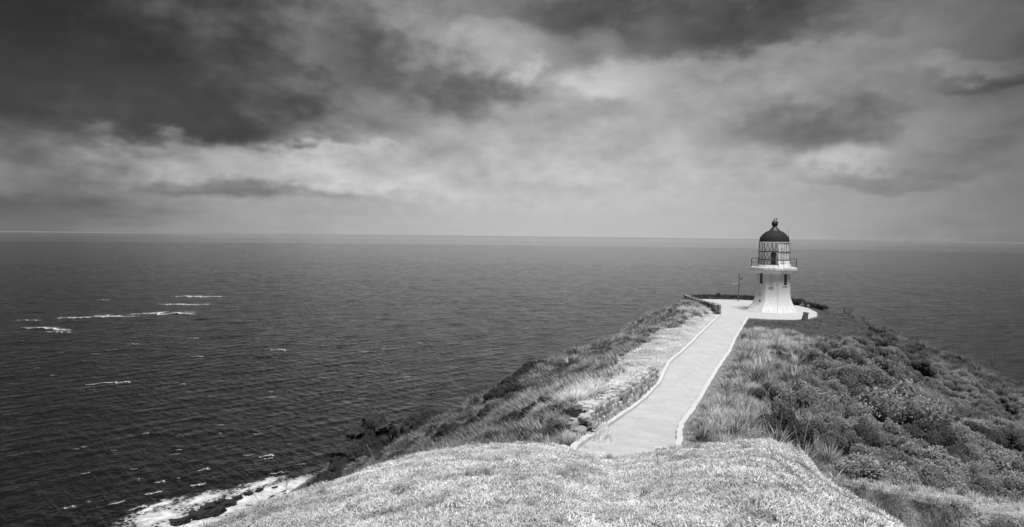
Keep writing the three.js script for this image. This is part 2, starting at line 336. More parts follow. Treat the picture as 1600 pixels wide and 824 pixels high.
{
  const th = []; for (let a = -180; a < 180;) { th.push(a); a += Math.abs(a) < 45 ? 0.25 : 3; }
  const rs = [20]; for (let r = 120; r < 260000; r *= r < 300 ? 1.03 : r < 2600 ? 1.006 : r < 7000 ? 1.01 : 1.06) rs.push(r);
  const pos = [], uv = [], idx = [], nT = th.length;
  for (const r of rs) for (const a of th) { const x = Math.sin(a * D2R) * r, z = -Math.cos(a * D2R) * r; pos.push(x, swell(x, z), z); uv.push((x * 0.97 + z * 0.24) / 170, (z * 0.97 - x * 0.24) / 170); }
  for (let i = 0; i < rs.length - 1; i++) for (let j = 0; j < nT; j++) { const k = (j + 1) % nT, a = i * nT + j, b = i * nT + k, c = a + nT, e = b + nT; idx.push(a, b, c, b, e, c); }
  // wind gusts leave rougher and calmer patches on the water
  const gusts = texture(512, 512, (u, v) => 0.66 + 0.55 * tileNoise(u, v, 26, 5), [0.13, 0.21], false);
  const g = geo(pos, idx, { uv }), kinds = [[700, 3.0, 0.1], [1100, 2.7, 0.1], [1700, 2.4, 0.11], [2600, 2.1, 0.11], [4000, 1.8, 0.12], [6500, 1.5, 0.12], [12000, 1.1, 0.13], [25000, 0.6, 0.1], [1e9, 0.25, 0.08]]; let from = 0;
  kinds.forEach(([far], k) => { let i = 0; while (i < rs.length - 1 && rs[i] < far) i++; const to = Math.min(i, rs.length - 1) * nT * 6; g.addGroup(from, to - from, k); from = to; });
  struct('sea', g, kinds.map(([, bump, rough]) => new THREE.MeshPhysicalMaterial({ color: new THREE.Color().setRGB(0.006, 0.006, 0.006), roughness: rough * 1.5, roughnessMap: gusts, ior: 1.33, bumpMap: seaBump, bumpScale: bump })));
}

// ------------------------------------------------------------------ path, kerbs, platform
const concrete = texture(1024, 1024, (u, v) => 0.86 + 0.05 * tileNoise(u, v, 9, 4) + 0.05 * tileNoise(u, v, 60, 3) + 0.06 * tileNoise(u, v, 300, 1));
const concreteBump = texture(512, 512, (u, v) => 0.5 + 0.4 * tileNoise(u, v, 160, 3), null, false);
const pathMat = new THREE.MeshStandardMaterial({ color: new THREE.Color().setRGB(0.69, 0.69, 0.69), map: concrete, bumpMap: concreteBump, bumpScale: 0.006, roughness: 0.95, vertexColors: true });
{
  const pos = [], uv = [], idx = [], col = [], M = 14; let run = 0;
  for (let i = 0; i <= PN; i++) {
    const p = path[i]; if (i) run += Math.hypot(p.x - path[i - 1].x, p.z - path[i - 1].z);
    for (let j = 0; j <= M; j++) {
      const s = (j / M * 2 - 1) * (p.hw + 0.09), x = p.x + p.nx * s, z = p.z + p.nz * s;
      pos.push(x, EYE + p.h + 0.03 * (1 - (s / p.hw) ** 2), z); uv.push(s / 3, run / 3);
      // damp and litter gather along the kerbs; the middle is worn pale
      const e = Math.abs(s) / p.hw, v = 1 + 0.11 * fbm(x * 0.5, z * 0.5, 4) + 0.05 * fbm(x * 0.9, z * 3, 3) - 0.16 * smoothstep(e + 0.06 * fbm(x, z, 3), 0.86, 1);
      col.push(v, v, v);
    }
  }
  for (let i = 0; i < PN; i++) for (let j = 0; j < M; j++) { const a = i * (M + 1) + j, b = a + 1, c = a + M + 1, e = c + 1; idx.push(a, b, c, b, e, c); }
  struct('path', geo(pos, idx, { uv, col }), pathMat);
}
const kerbMat = grey(0.88, 0.85, { map: concrete });
function kerb(side, i0, i1, width, height) {
  const prof = [[0, -0.2], [0, height - 0.02], [0.02, height], [width - 0.02, height], [width, height - 0.02], [width, -0.2]];
  const pos = [], uv = [], idx = [], P = prof.length; let run = 0;
  for (let i = i0; i <= i1; i++) {
    const p = path[i], wob = 0.03 * n2(i * 0.13, side * 9), rise = 0.012 * n2(i * 0.3, side * 4);
    if (i > i0) run += Math.hypot(p.x - path[i - 1].x, p.z - path[i - 1].z);
    for (const [a, b] of prof) { const s = side * (p.hw + a - 0.02 + wob); pos.push(p.x + p.nx * s, EYE + p.h + b + (b > 0 ? rise : 0), p.z + p.nz * s); uv.push(run, a + b); }
  }
  const n = i1 - i0;
  for (let i = 0; i < n; i++) for (let j = 0; j < P - 1; j++) { const a = i * P + j, b = a + 1, c = a + P, e = c + 1; side < 0 ? idx.push(a, c, b, b, c, e) : idx.push(a, b, c, b, e, c); }
  for (const base of [0, n * P]) for (let j = 1; j < P - 1; j++) idx.push(base, base + j, base + j + 1);
  return struct('kerb', toCreasedNormals(geo(pos, idx, { uv }), 0.6), kerbMat);
}
kerb(-1, 12, PN - 1, 0.2, 0.13);
kerb(1, 12, PN - 1, 0.2, 0.13);
{
  const s = new THREE.Shape(); PLATFORM.forEach(([x, d], i) => (i ? s.lineTo(x, d) : s.moveTo(x, d)));
  const g = new THREE.ExtrudeGeometry(s, { depth: 0.14, bevelEnabled: true, bevelSize: 0.02, bevelThickness: 0.02, bevelSegments: 1, steps: 1 });
  g.rotateX(-Math.PI / 2); g.translate(0, EYE - 7.76, 0);
  const p = g.attributes.position, u = g.attributes.uv; for (let i = 0; i < p.count; i++) u.setXY(i, p.getX(i) / 3, p.getZ(i) / 3);
  struct('pavement', g, new THREE.MeshStandardMaterial({ color: new THREE.Color().setRGB(0.7, 0.7, 0.7), map: concrete, bumpMap: concreteBump, bumpScale: 0.006, roughness: 0.95 }));
}

// ------------------------------------------------------------------ lighthouse
const TOWER = [27.85, -68.0], FLOOR = EYE - 7.6, turnT = -Math.atan2(TOWER[0], -TOWER[1]);
{
  const L = thing('lighthouse', 'squat white eight-sided lighthouse with flared base, railed gallery and dark domed lantern at path end', 'lighthouse', [TOWER[0], FLOOR, TOWER[1]], turnT);
  const stain = texture(512, 512, (u, v) => 0.93 + 0.06 * tileNoise(u, v, 12, 4) + 0.03 * tileNoise(u, v, 90, 3) - 0.12 * Math.pow(clamp(0.5 + fbm(u * 46, v * 1.6, 3), 0, 1), 3));
  const white = grey(0.8, 0.6, { map: stain }), dark = grey(0.03, 0.5), iron = grey(0.06, 0.6), glassM = new THREE.MeshPhysicalMaterial({ color: 0xffffff, transmission: 1, thickness: 0, roughness: 0.02, ior: 1.5 });
  const A8 = (a) => 1 / Math.cos(Math.PI / 8) * a;   // apothem to corner radius
  const oct = (a, k) => { const t = (k + 0.5) * Math.PI / 4; return [Math.sin(t) * A8(a), Math.cos(t) * A8(a)]; };   // a face looks along +z, towards the path
  function octLoft(prof, closed = true) {
    const parts = [];
    for (let k = 0; k < 8; k++) {
      const pos = [], uv = [], idx = [];
      prof.forEach(([a, y]) => { const p = oct(a, k - 1), q = oct(a, k); pos.push(p[0], y, p[1], q[0], y, q[1]); uv.push(k * 0.5, y / 3, k * 0.5 + 0.45, y / 3); });
      for (let i = 0; i < prof.length - 1; i++) { const b = i * 2; idx.push(b, b + 1, b + 2, b + 1, b + 3, b + 2); }
      parts.push(geo(pos, idx, { uv }));
    }
    if (closed) for (const end of [0, prof.length - 1]) { const [a, y] = prof[end], pos = [], uv = []; for (let k = 0; k < 8; k++) { const p = oct(a, k); pos.push(p[0], y, p[1]); uv.push(p[0] / 3, p[1] / 3); } const idx = []; for (let k = 1; k < 7; k++) idx.push(0, k, k + 1); parts.push(geo(pos, idx, { uv })); }
    return mergeGeometries(parts);
  }
  const B = 0.97;                                    // fine scale of the whole tower
  const prof = [[2.78, -0.1], [2.74, 0], [2.58, 0.2], [2.42, 0.4], [2.21, 0.66], [2.06, 0.95], [1.94, 1.25], [1.85, 1.6], [1.8, 1.95], [1.79, 2.3], [1.77, 2.8], [1.76, 3.9], [1.78, 4.02], [1.86, 4.12], [1.99, 4.2], [2.16, 4.27], [2.3, 4.31]];
  mesh('tower', octLoft(prof), white, L);
  // the worn plinth that the tower stands on
  mesh('plinth', octLoft([[3.05, -0.12], [3.05, 0.035], [2.98, 0.05], [2.6, 0.05]]), grey(0.7, 0.9, { map: concrete }), L);
  mesh('gallery', octLoft([[2.2, 4.3], [2.38, 4.34], [2.42, 4.4], [2.42, 4.64], [2.36, 4.68], [1.5, 4.7]]), white, L);
  for (let k = 0; k < 8; k++) { const [x, z] = oct(2.02, k); const g = new THREE.BoxGeometry(0.26, 0.16, 0.4); g.translate(0, 0, 0.0); const m = mesh('corbel', g, white, L); m.position.set(x, 4.26, z); m.rotation.y = (k + 0.5) * Math.PI / 4; }
  const box = (w, h, d, x, y, z) => { const g = new THREE.BoxGeometry(w, h, d); g.translate(x, y, z); return g; };
  function opening(k, off, y0, y1, w, blind) {        // an opening set in face k
    const turn = k * Math.PI / 4, a = 1.765, mid = (y0 + y1) / 2, h = y1 - y0;
    const win = new THREE.Group(); win.name = 'window'; win.position.set(Math.sin(turn) * a + Math.cos(turn) * off, mid, Math.cos(turn) * a - Math.sin(turn) * off); win.rotation.y = turn; L.add(win);
    mesh('pane', box(w, h, 0.02, 0, 0, 0.012), blind ? grey(0.55, 0.5) : grey(0.02, 0.12), win);
    mesh('frame', mergeGeometries([box(0.04, h + 0.08, 0.06, -w / 2 - 0.02, 0, 0.02), box(0.04, h + 0.08, 0.06, w / 2 + 0.02, 0, 0.02), box(w, 0.04, 0.06, 0, h / 2 + 0.02, 0.02)]), white, win);
    mesh('sill', box(w + 0.24, 0.06, 0.12, 0, -h / 2 - 0.03, 0.05), blind ? grey(0.2) : white, win);
    const barMat = blind ? grey(0.35) : grey(0.2); for (let i = 1; i < 4; i++) mesh('glazing_bar', box(w, 0.03, 0.03, 0, -h / 2 + h * i / 4, 0.03), barMat, win); if (!blind) mesh('glazing_bar', box(0.025, h, 0.024, 0, 0, 0.03), barMat, win);
  }
  opening(-1, 0.05, 2.95, 4.05, 0.38, false);
  opening(1, -0.02, 2.85, 3.98, 0.42, false);
  opening(0, -0.18, 2.62, 4.08, 0.28, true);
  // fittings on the left face: a plaque, a small vent and a conduit
  { const f = (g) => { g.rotateY(-Math.PI / 4); return g; };
    mesh('plaque', f(box(0.5, 0.3, 0.03, 0, 2.05, 1.82)), grey(0.62), L);
    mesh('ledge', f(box(0.6, 0.04, 0.1, 0, 1.86, 1.86)), grey(0.45), L);
    mesh('vent', f(box(0.28, 0.2, 0.05, 0.15, 1.18, 2.03)), grey(0.22), L);
  }
  mesh('conduit', new THREE.TubeGeometry(new THREE.CatmullRomCurve3([new THREE.Vector3(0.55, 4.1, 1.79), new THREE.Vector3(0.55, 2.3, 1.82), new THREE.Vector3(0.56, 1.2, 2.04), new THREE.Vector3(0.58, 0.1, 2.7)]), 30, 0.018, 5), white, L);
  // lantern: murette, blind panels towards the land, diamond glazing seaward
  const R = 1.6, y0 = 4.7, y1 = 7.28;
  mesh('lantern_base', new THREE.CylinderGeometry(R + 0.03, R + 0.14, 0.22, 48, 1), white, L).position.y = y0 + 0.11;
  const aBlind0 = 0.3, aBlind1 = 1.75;              // angle from +z towards +x
  mesh('blind_panel', (() => { const g = new THREE.CylinderGeometry(R - 0.01, R - 0.01, y1 - y0 - 0.2, 24, 1, true, aBlind0, aBlind1 - aBlind0); g.translate(0, (y0 + y1) / 2 + 0.1, 0); return g; })(), new THREE.MeshStandardMaterial({ color: new THREE.Color().setRGB(0.78, 0.78, 0.78), roughness: 0.55, side: THREE.DoubleSide }), L);
  mesh('panel_flare', (() => { const g = new THREE.CylinderGeometry(R - 0.005, R + 0.26, 0.75, 20, 1, true, aBlind0, aBlind1 - aBlind0); g.translate(0, y0 + 0.375, 0); return g; })(), new THREE.MeshStandardMaterial({ color: new THREE.Color().setRGB(0.78, 0.78, 0.78), roughness: 0.55, side: THREE.DoubleSide }), L);
  mesh('glazing', (() => { const g = new THREE.CylinderGeometry(R - 0.04, R - 0.04, y1 - y0 - 0.22, 48, 1, true, aBlind1, 2 * Math.PI - (aBlind1 - aBlind0)); g.translate(0, (y0 + y1) / 2 + 0.11, 0); return g; })(), glassM, L);
  const onR = (t, y, r = R) => new THREE.Vector3(Math.sin(t) * r, y, Math.cos(t) * r);
  const span = 2 * Math.PI - (aBlind1 - aBlind0), cells = 17;
  for (let k = -3; k < cells + 3; k++) for (const s of [-1, 1]) {
    const pts = [];
    for (let i = 0; i <= 26; i++) { const t = (k + 0.5 + s * (i / 26 - 0.5) * 2.6) / cells; if (t >= 0 && t <= 1) pts.push(onR(aBlind1 + span * t, y0 + 0.12 + (y1 - y0 - 0.14) * i / 26)); }
    if (pts.length > 3) mesh('glazing_bar', new THREE.TubeGeometry(new THREE.CatmullRomCurve3(pts), pts.length, 0.013, 4), iron, L);
  }
  const ring = (y, r, tube) => { const g = new THREE.TorusGeometry(r, tube, 6, 56); g.rotateX(Math.PI / 2); g.translate(0, y, 0); return g; };
  for (const y of [y0 + 0.14, y0 + 0.72, y0 + 1.6]) mesh('glazing_ring', ring(y, R + 0.02, y > y0 + 1 ? 0.035 : 0.03), iron, L);
  mesh('cornice', ring(y1 + 0.0, R + 0.01, 0.05), grey(0.6), L);
  for (let k = 0; k < 8; k++) { const g = new THREE.CylinderGeometry(0.035, 0.035, y1 - y0, 6); const m = mesh('upright', g, iron, L); const p = onR(0.12 + k * Math.PI / 4, (y0 + y1) / 2, R); m.position.copy(p); }
  // inside: the lamp on its pedestal
  mesh('pedestal', (() => { const g = new THREE.CylinderGeometry(0.2, 0.3, 0.9, 12); g.translate(-0.05, y0 + 0.45, 0); return g; })(), iron, L);
  mesh('lamp_lens', (() => { const g = new THREE.LatheGeometry([[0.12, 0], [0.24, 0.05], [0.3, 0.2], [0.3, 0.4], [0.22, 0.55], [0.08, 0.62]].map(([a, b]) => new THREE.Vector2(a, b)), 14); g.translate(-0.05, y0 + 0.92, 0); return g; })(), grey(0.05, 0.2), L);
  // dome, collar, vent ball and finial
  const roofTex = texture(256, 256, (u, v) => 0.75 + 0.25 * tileNoise(u, v, 30, 4));
  const domeMat = grey(0.03, 0.85, { map: roofTex });
  const dp = []; for (let i = 0; i <= 14; i++) { const t = i / 14 * 1.2; dp.push(new THREE.Vector2(Math.cos(t) * 1.6, y1 + 0.02 + Math.sin(t) * 1.32)); }
  const dome = mesh('dome', new THREE.LatheGeometry([new THREE.Vector2(1.62, y1 - 0.02), ...dp], 48), domeMat, L);
  for (let k = 0; k < 14; k++) { const t = k / 14 * 2 * Math.PI + 0.2; const g = new THREE.SphereGeometry(0.07, 8, 6); const m = mesh('rivet_vent', g, grey(0.02, 0.6), dome); m.position.set(Math.sin(t) * 1.47, y1 + 0.52, Math.cos(t) * 1.47); }
  mesh('roof_cap', new THREE.LatheGeometry([[0.6, y1 + 1.22], [0.46, y1 + 1.38], [0.3, y1 + 1.56], [0.22, y1 + 1.64], [0.2, y1 + 1.78]].map(([a, b]) => new THREE.Vector2(a, b)), 24), dark, L);
  mesh('vent_ball', (() => { const g = new THREE.SphereGeometry(0.34, 20, 14); g.scale(1, 1.05, 1); g.translate(0, y1 + 1.98, 0); return g; })(), dark, L);
  mesh('wind_vane', mergeGeometries([box(0.05, 0.4, 0.05, -0.06, y1 + 2.3, 0), box(0.05, 0.5, 0.05, 0.16, y1 + 2.28, 0), box(0.16, 0.12, 0.12, 0.17, y1 + 2.5, 0), box(0.13, 0.1, 0.1, -0.08, y1 + 2.46, 0), box(0.2, 0.12, 0.1, 0.26, y1 + 2.1, 0.1)]), dark, L);
  // gallery railing
  for (let k = 0; k < 8; k++) {
    const [x, z] = oct(2.34, k), [x2, z2] = oct(2.34, k + 1);
    mesh('railing_post', (() => { const g = new THREE.CylinderGeometry(0.019, 0.019, 0.9, 6); g.translate(x, 4.68 + 0.45, z); return g; })(), iron, L);
    mesh('railing_post', (() => { const g = new THREE.CylinderGeometry(0.018, 0.018, 0.9, 6); g.translate((x + x2) / 2, 4.68 + 0.45, (z + z2) / 2); return g; })(), iron, L);
    for (const y of [5.57, 5.15]) mesh('railing_rail', new THREE.TubeGeometry(new THREE.LineCurve3(new THREE.Vector3(x, y, z), new THREE.Vector3(x2, y, z2)), 1, y > 5.3 ? 0.017 : 0.012, 5), iron, L);
  }
  function ladder(x, z, yA, yB, w, mat, turn) {
    const p = []; for (const s of [-1, 1]) p.push(box(0.035, yB - yA, 0.035, s * w / 2, (yA + yB) / 2, 0)); for (let y = yA + 0.15; y < yB; y += 0.3) p.push(box(w - 0.035, 0.025, 0.025, 0, y, 0));
    const m = mesh('ladder', mergeGeometries(p), mat, L); m.position.set(x, 0, z); m.rotation.y = turn; return m;
  }
  ladder(Math.sin(0.56) * 1.74, Math.cos(0.56) * 1.74, 4.7, 7.2, 0.34, grey(0.3, 0.6), 0.56);
  ladder(-0.18, 2.47, 4.3, 4.75, 0.5, grey(0.3, 0.6), 0);
  mesh('aerial', mergeGeometries([new THREE.CylinderGeometry(0.016, 0.02, 2.0, 6).translate(1.46, y1 + 0.35, 0.6), new THREE.CylinderGeometry(0.012, 0.012, 1.1, 6).translate(1.72, y1 - 0.55, 0.5), box(0.3, 0.03, 0.03, 1.6, y1 - 0.1, 0.55)]), iron, L);
  L.scale.set(B * 0.97, B * 1.035, B * 0.97);
}

// ------------------------------------------------------------------ stones and dry-stone walls
function stoneGeo(seed, sx, sy, sz, rough = 0.16, detail = 2) {
  const g = mergeVertices(new THREE.BoxGeometry(1, 1, 1, detail, detail, detail).deleteAttribute('uv').deleteAttribute('normal')), p = g.attributes.position, r = rng(seed);
  const o = r() * 50, v = new THREE.Vector3();
  for (let i = 0; i < p.count; i++) {
    v.fromBufferAttribute(p, i);
    const q = v.clone().normalize().multiplyScalar(0.62); v.lerp(q, 0.3);
    v.multiplyScalar(1 + rough * n3(v.x * 2.2 + o, v.y * 2.2, v.z * 2.2)); v.x += rough * 0.5 * n3(v.y * 3 + o, v.z * 3, 1);
    p.setXYZ(i, v.x * sx, v.y * sy, v.z * sz);
  }
  return toCreasedNormals(g, 0.7);
}
const rockTex = texture(256, 256, (u, v) => 0.72 + 0.28 * tileNoise(u, v, 26, 5));
const stoneMats = [0.27, 0.34, 0.42, 0.5, 0.2, 0.55].map((v) => grey(v, 0.95));
const rockMats = [0.12, 0.16, 0.018].map((v) => grey(v, 0.9));
{
  const wall = thing('stone_wall', 'pale dry-stone retaining wall along the left kerb of the path, ending in loose boulders', 'stone wall');
  const face = [0, 1, 2, 3, 4, 5, 6, 7].map((k) => stoneGeo(100 + k, 1, 1, 1, 0.2, 2)), caps = [0, 1, 2, 3].map((k) => stoneGeo(140 + k, 1, 1, 1, 0.22, 3));
  const r = rng(77), pieces = [];
  let i0 = 0; while (-path[i0].z < 19.3) i0++;
  let i1 = i0; while (-path[i1].z < 33.2) i1++;
  const line = []; let run = 0;
  for (let i = i0; i <= i1; i++) { if (i > i0) run += Math.hypot(path[i].x - path[i - 1].x, path[i].z - path[i - 1].z); line.push([run, path[i]]); }
  const atRun = (s) => { let i = 0; while (i < line.length - 2 && line[i + 1][0] < s) i++; const [a, p] = line[i], [b, q] = line[i + 1], t = clamp((s - a) / (b - a), 0, 1); return { x: lerp(p.x, q.x, t), z: lerp(p.z, q.z, t), h: lerp(p.h, q.h, t), hw: lerp(p.hw, q.hw, t), nx: p.nx, nz: p.nz }; };
  const height = (s) => 0.78 + 0.05 * n2(s * 0.4, 3) - 0.12 * smoothstep(s, run - 3, run);
  // core of rubble behind the face
  {
    const pos = [], idx = []; const n = 60;
    for (let i = 0; i <= n; i++) { const p = atRun(run * i / n), H = height(run * i / n); for (const [s, y] of [[-0.36, -0.1], [-0.42, H - 0.06], [-0.8, H - 0.06], [-0.8, -0.1]]) { const q = -(p.hw) + s; pos.push(p.x + p.nx * q, EYE + p.h + y, p.z + p.nz * q); } }
    for (let i = 0; i < n; i++) for (let j = 0; j < 4; j++) { const a = i * 4 + j, b = i * 4 + (j + 1) % 4; idx.push(a, a + 4, b, b, a + 4, b + 4); }
    idx.push(0, 1, 2, 0, 2, 3, n * 4, n * 4 + 2, n * 4 + 1, n * 4, n * 4 + 3, n * 4 + 2);
    mesh('wall_core', geo(pos, idx), grey(0.035), wall);
  }
  const put = (g, m, x, y, z, turn, sx, sy, sz, tx = 0, tz = 0) => { const o = new THREE.Object3D(); o.position.set(x, y, z); o.rotation.set(tx, turn, tz, 'YXZ'); o.scale.set(sx, sy, sz); o.updateMatrix(); pieces.push({ g, m, o, d: -z }); };
  for (let row = 0; row < 4; row++) {
    for (let s = 0.02 + r() * 0.1; s < run;) {
      const p = atRun(s), H = height(s), hRow = H / 4, w = 0.1 + r() * 0.13, lean = (r() - 0.5) * 0.16;
      const q = -(p.hw + 0.2 + row * 0.018 + r() * 0.09), turn = Math.atan2(p.nx, p.nz) + (r() - 0.5) * 0.35;
      put(face[Math.floor(r() * 8)], Math.floor(r() * 6), p.x + p.nx * q, EYE + p.h + hRow * (row + 0.5) + (r() - 0.5) * 0.05, p.z + p.nz * q, turn, w * (0.9 + 0.18 * r()), hRow * (0.84 + r() * 0.28), 0.24, 0.05, lean);
      s += w * 0.93;
    }
  }
  for (let s = 0.1; s < run;) {
    const p = atRun(s), w = 0.14 + r() * 0.14, turn = Math.atan2(p.nx, p.nz), q = -(p.hw + 0.36 + r() * 0.08);
    put(caps[Math.floor(r() * 4)], Math.floor(r() * 6), p.x + p.nx * q, EYE + p.h + height(s) + 0.03 + r() * 0.03, p.z + p.nz * q, turn + (r() - 0.5) * 0.5, w * (0.8 + 0.5 * r()), 0.1 + r() * 0.07, 0.2 + r() * 0.1, (r() - 0.5) * 0.2, (r() - 0.5) * 0.25);
    { const q2 = q - 0.2 - r() * 0.14; put(caps[Math.floor(r() * 4)], 2 + Math.floor(r() * 4), p.x + p.nx * q2, EYE + p.h + height(s) + 0.02 + r() * 0.06, p.z + p.nz * q2, r() * 3, w * 0.9, 0.12 + r() * 0.06, 0.24); }
    s += w * 0.95;
  }
  // the tumbled near end, larger boulders
  for (const [x, d, h, a, b, c, t, m] of [[1.5, 19.2, -5.72, 0.42, 0.26, 0.36, 0.3, 1], [1.72, 18.9, -5.98, 0.3, 0.3, 0.3, 1.2, 4], [1.95, 19.2, -5.55, 0.4, 0.24, 0.34, -0.2, 0], [1.32, 19.4, -5.6, 0.3, 0.22, 0.3, 0.8, 0], [1.9, 19.6, -5.32, 0.5, 0.2, 0.36, 0.4, 1], [1.6, 18.7, -6.0, 0.5, 0.28, 0.36, 0.1, 2], [2.05, 18.9, -5.95, 0.2, 0.4, 0.28, 0.4, 1], [2.2, 19.0, -5.75, 0.2, 0.42, 0.28, -0.3, 0], [1.05, 19.3, -5.72, 0.3, 0.22, 0.28, 1.4, 1], [1.15, 19.7, -5.5, 0.28, 0.2, 0.24, 0.1, 4], [2.35, 19.4, -5.35, 0.34, 0.2, 0.32, 0.6, 1], [1.25, 18.8, -5.95, 0.26, 0.2, 0.26, 0.2, 1], [1.95, 18.5, -6.15, 0.28, 0.24, 0.26, 1.1, 0], [2.3, 18.75, -6.05, 0.18, 0.34, 0.24, 0.2, 4], [2.12, 19.5, -5.12, 0.42, 0.18, 0.34, 0.9, 2], [1.7, 19.3, -5.4, 0.36, 0.22, 0.3, 2, 0]])
    put(caps[Math.floor(r() * 4)], m, x + 0.18, EYE - 5.95 + (h + 5.65) * 0.8, -d, t, a * 0.86, b * 0.8, c * 0.86, (r() - 0.5) * 0.5, (r() - 0.5) * 0.5);
  pieces.sort((a, b) => a.d - b.d);
  const rest = [];
  pieces.forEach((q, i) => {
    if (i < 300) { const m = mesh('stone', q.g, stoneMats[q.m], wall); m.position.copy(q.o.position); m.rotation.copy(q.o.rotation); m.scale.copy(q.o.scale); }
    else { const g = q.g.clone().applyMatrix4(q.o.matrix), v = stoneMats[q.m].color.r, c = new Float32Array(g.attributes.position.count * 3).fill(v); g.setAttribute('color', new THREE.BufferAttribute(c, 3)); rest.push(g); }
  });
  const m = mesh('far_stones', mergeGeometries(rest), new THREE.MeshStandardMaterial({ vertexColors: true, roughness: 0.95 }), wall); m.userData.kind = 'stuff';
}
function lowWall(label, pts, height, thick, tones, seed) {   // distant walls: stones too small to tell apart singly
  const w = thing('stone_wall', label, 'stone wall'), r = rng(seed), out = [], base = [0, 1, 2, 3].map((k) => stoneGeo(300 + k, 1, 1, 1, 0.22, 1));
  const c = new THREE.CatmullRomCurve3(pts.map(([x, d]) => new THREE.Vector3(x, 0, -d))), len = c.getLength();
  const core = [], idx = [], n = 40;
  for (let i = 0; i <= n; i++) { const p = c.getPointAt(i / n), t = c.getTangentAt(i / n), h = typeof height === 'function' ? height(i / n) : height; for (const [s, y] of [[-thick * 0.36, -0.3], [-thick * 0.36, h - 0.1], [thick * 0.36, h - 0.1], [thick * 0.36, -0.3]]) core.push(p.x - t.z * s, FLOOR + y, p.z + t.x * s); }
  for (let i = 0; i < n; i++) for (let j = 0; j < 4; j++) { const a = i * 4 + j, b = i * 4 + (j + 1) % 4; idx.push(a, b, a + 4, b, b + 4, a + 4); }
  idx.push(0, 1, 2, 0, 2, 3, n * 4, n * 4 + 2, n * 4 + 1, n * 4, n * 4 + 3, n * 4 + 2);
  mesh('wall_core', geo(core, idx), grey(0.03), w);
  const o = new THREE.Object3D();
  for (let s = 0; s < len;) {
    const u = s / len, p = c.getPointAt(u), t = c.getTangentAt(u), h = typeof height === 'function' ? height(u) : height, rows = Math.max(2, Math.round(h / 0.17));
    for (let k = 0; k < rows; k++) for (const side of [-1, 1]) {
      const q = side * (thick / 2 - 0.08) + (r() - 0.5) * 0.05;
      o.position.set(p.x - t.z * q + (r() - 0.5) * 0.08, FLOOR + h * (k + 0.5) / rows + (k === rows - 1 ? r() * 0.1 : 0), p.z + t.x * q + (r() - 0.5) * 0.08);
      o.rotation.set((r() - 0.5) * 0.4, Math.atan2(-t.z, t.x) + (r() - 0.5) * 0.6, (r() - 0.5) * 0.5); o.scale.set(0.16 + r() * 0.12, h / rows * (0.95 + r() * 0.3), thick * 0.5); o.updateMatrix();
      const g = base[Math.floor(r() * 4)].clone().applyMatrix4(o.matrix), v = tones[0] + (tones[1] - tones[0]) * r() * r();
      g.setAttribute('color', new THREE.BufferAttribute(new Float32Array(g.attributes.position.count * 3).fill(v), 3)); out.push(g);
    }
    s += 0.2;
  }
  const m = mesh('stones', mergeGeometries(out), new THREE.MeshStandardMaterial({ vertexColors: true, roughness: 0.95 }), w); m.userData.kind = 'stuff';
  return w;
}
lowWall('dark low stone wall along the seaward edge of the forecourt behind the signpost', [[21.9, 80.1], [24.3, 80.8], [28.3, 80.7], [30.6, 79.5], [32.4, 78]], 0.5, 0.45, [0.03, 0.12], 21);
lowWall('low stone wall curving down from the forecourt corner to the left kerb', [[21.75, 79.6], [21.5, 75.5], [21.5, 71.3], [21.35, 67.4], [21.1, 65]], (u) => 0.58 + 0.25 * smoothstep(u, 0.5, 1), 0.5, [0.16, 0.5], 22);
lowWall('dark curved stone wall on the right beyond the lighthouse, sinking into scrub', [[33.2, 78], [33.5, 75.6], [33.9, 73.6], [34.3, 71.8], [34.6, 70]], (u) => 0.62 - 0.3 * u, 0.5, [0.03, 0.12], 23);

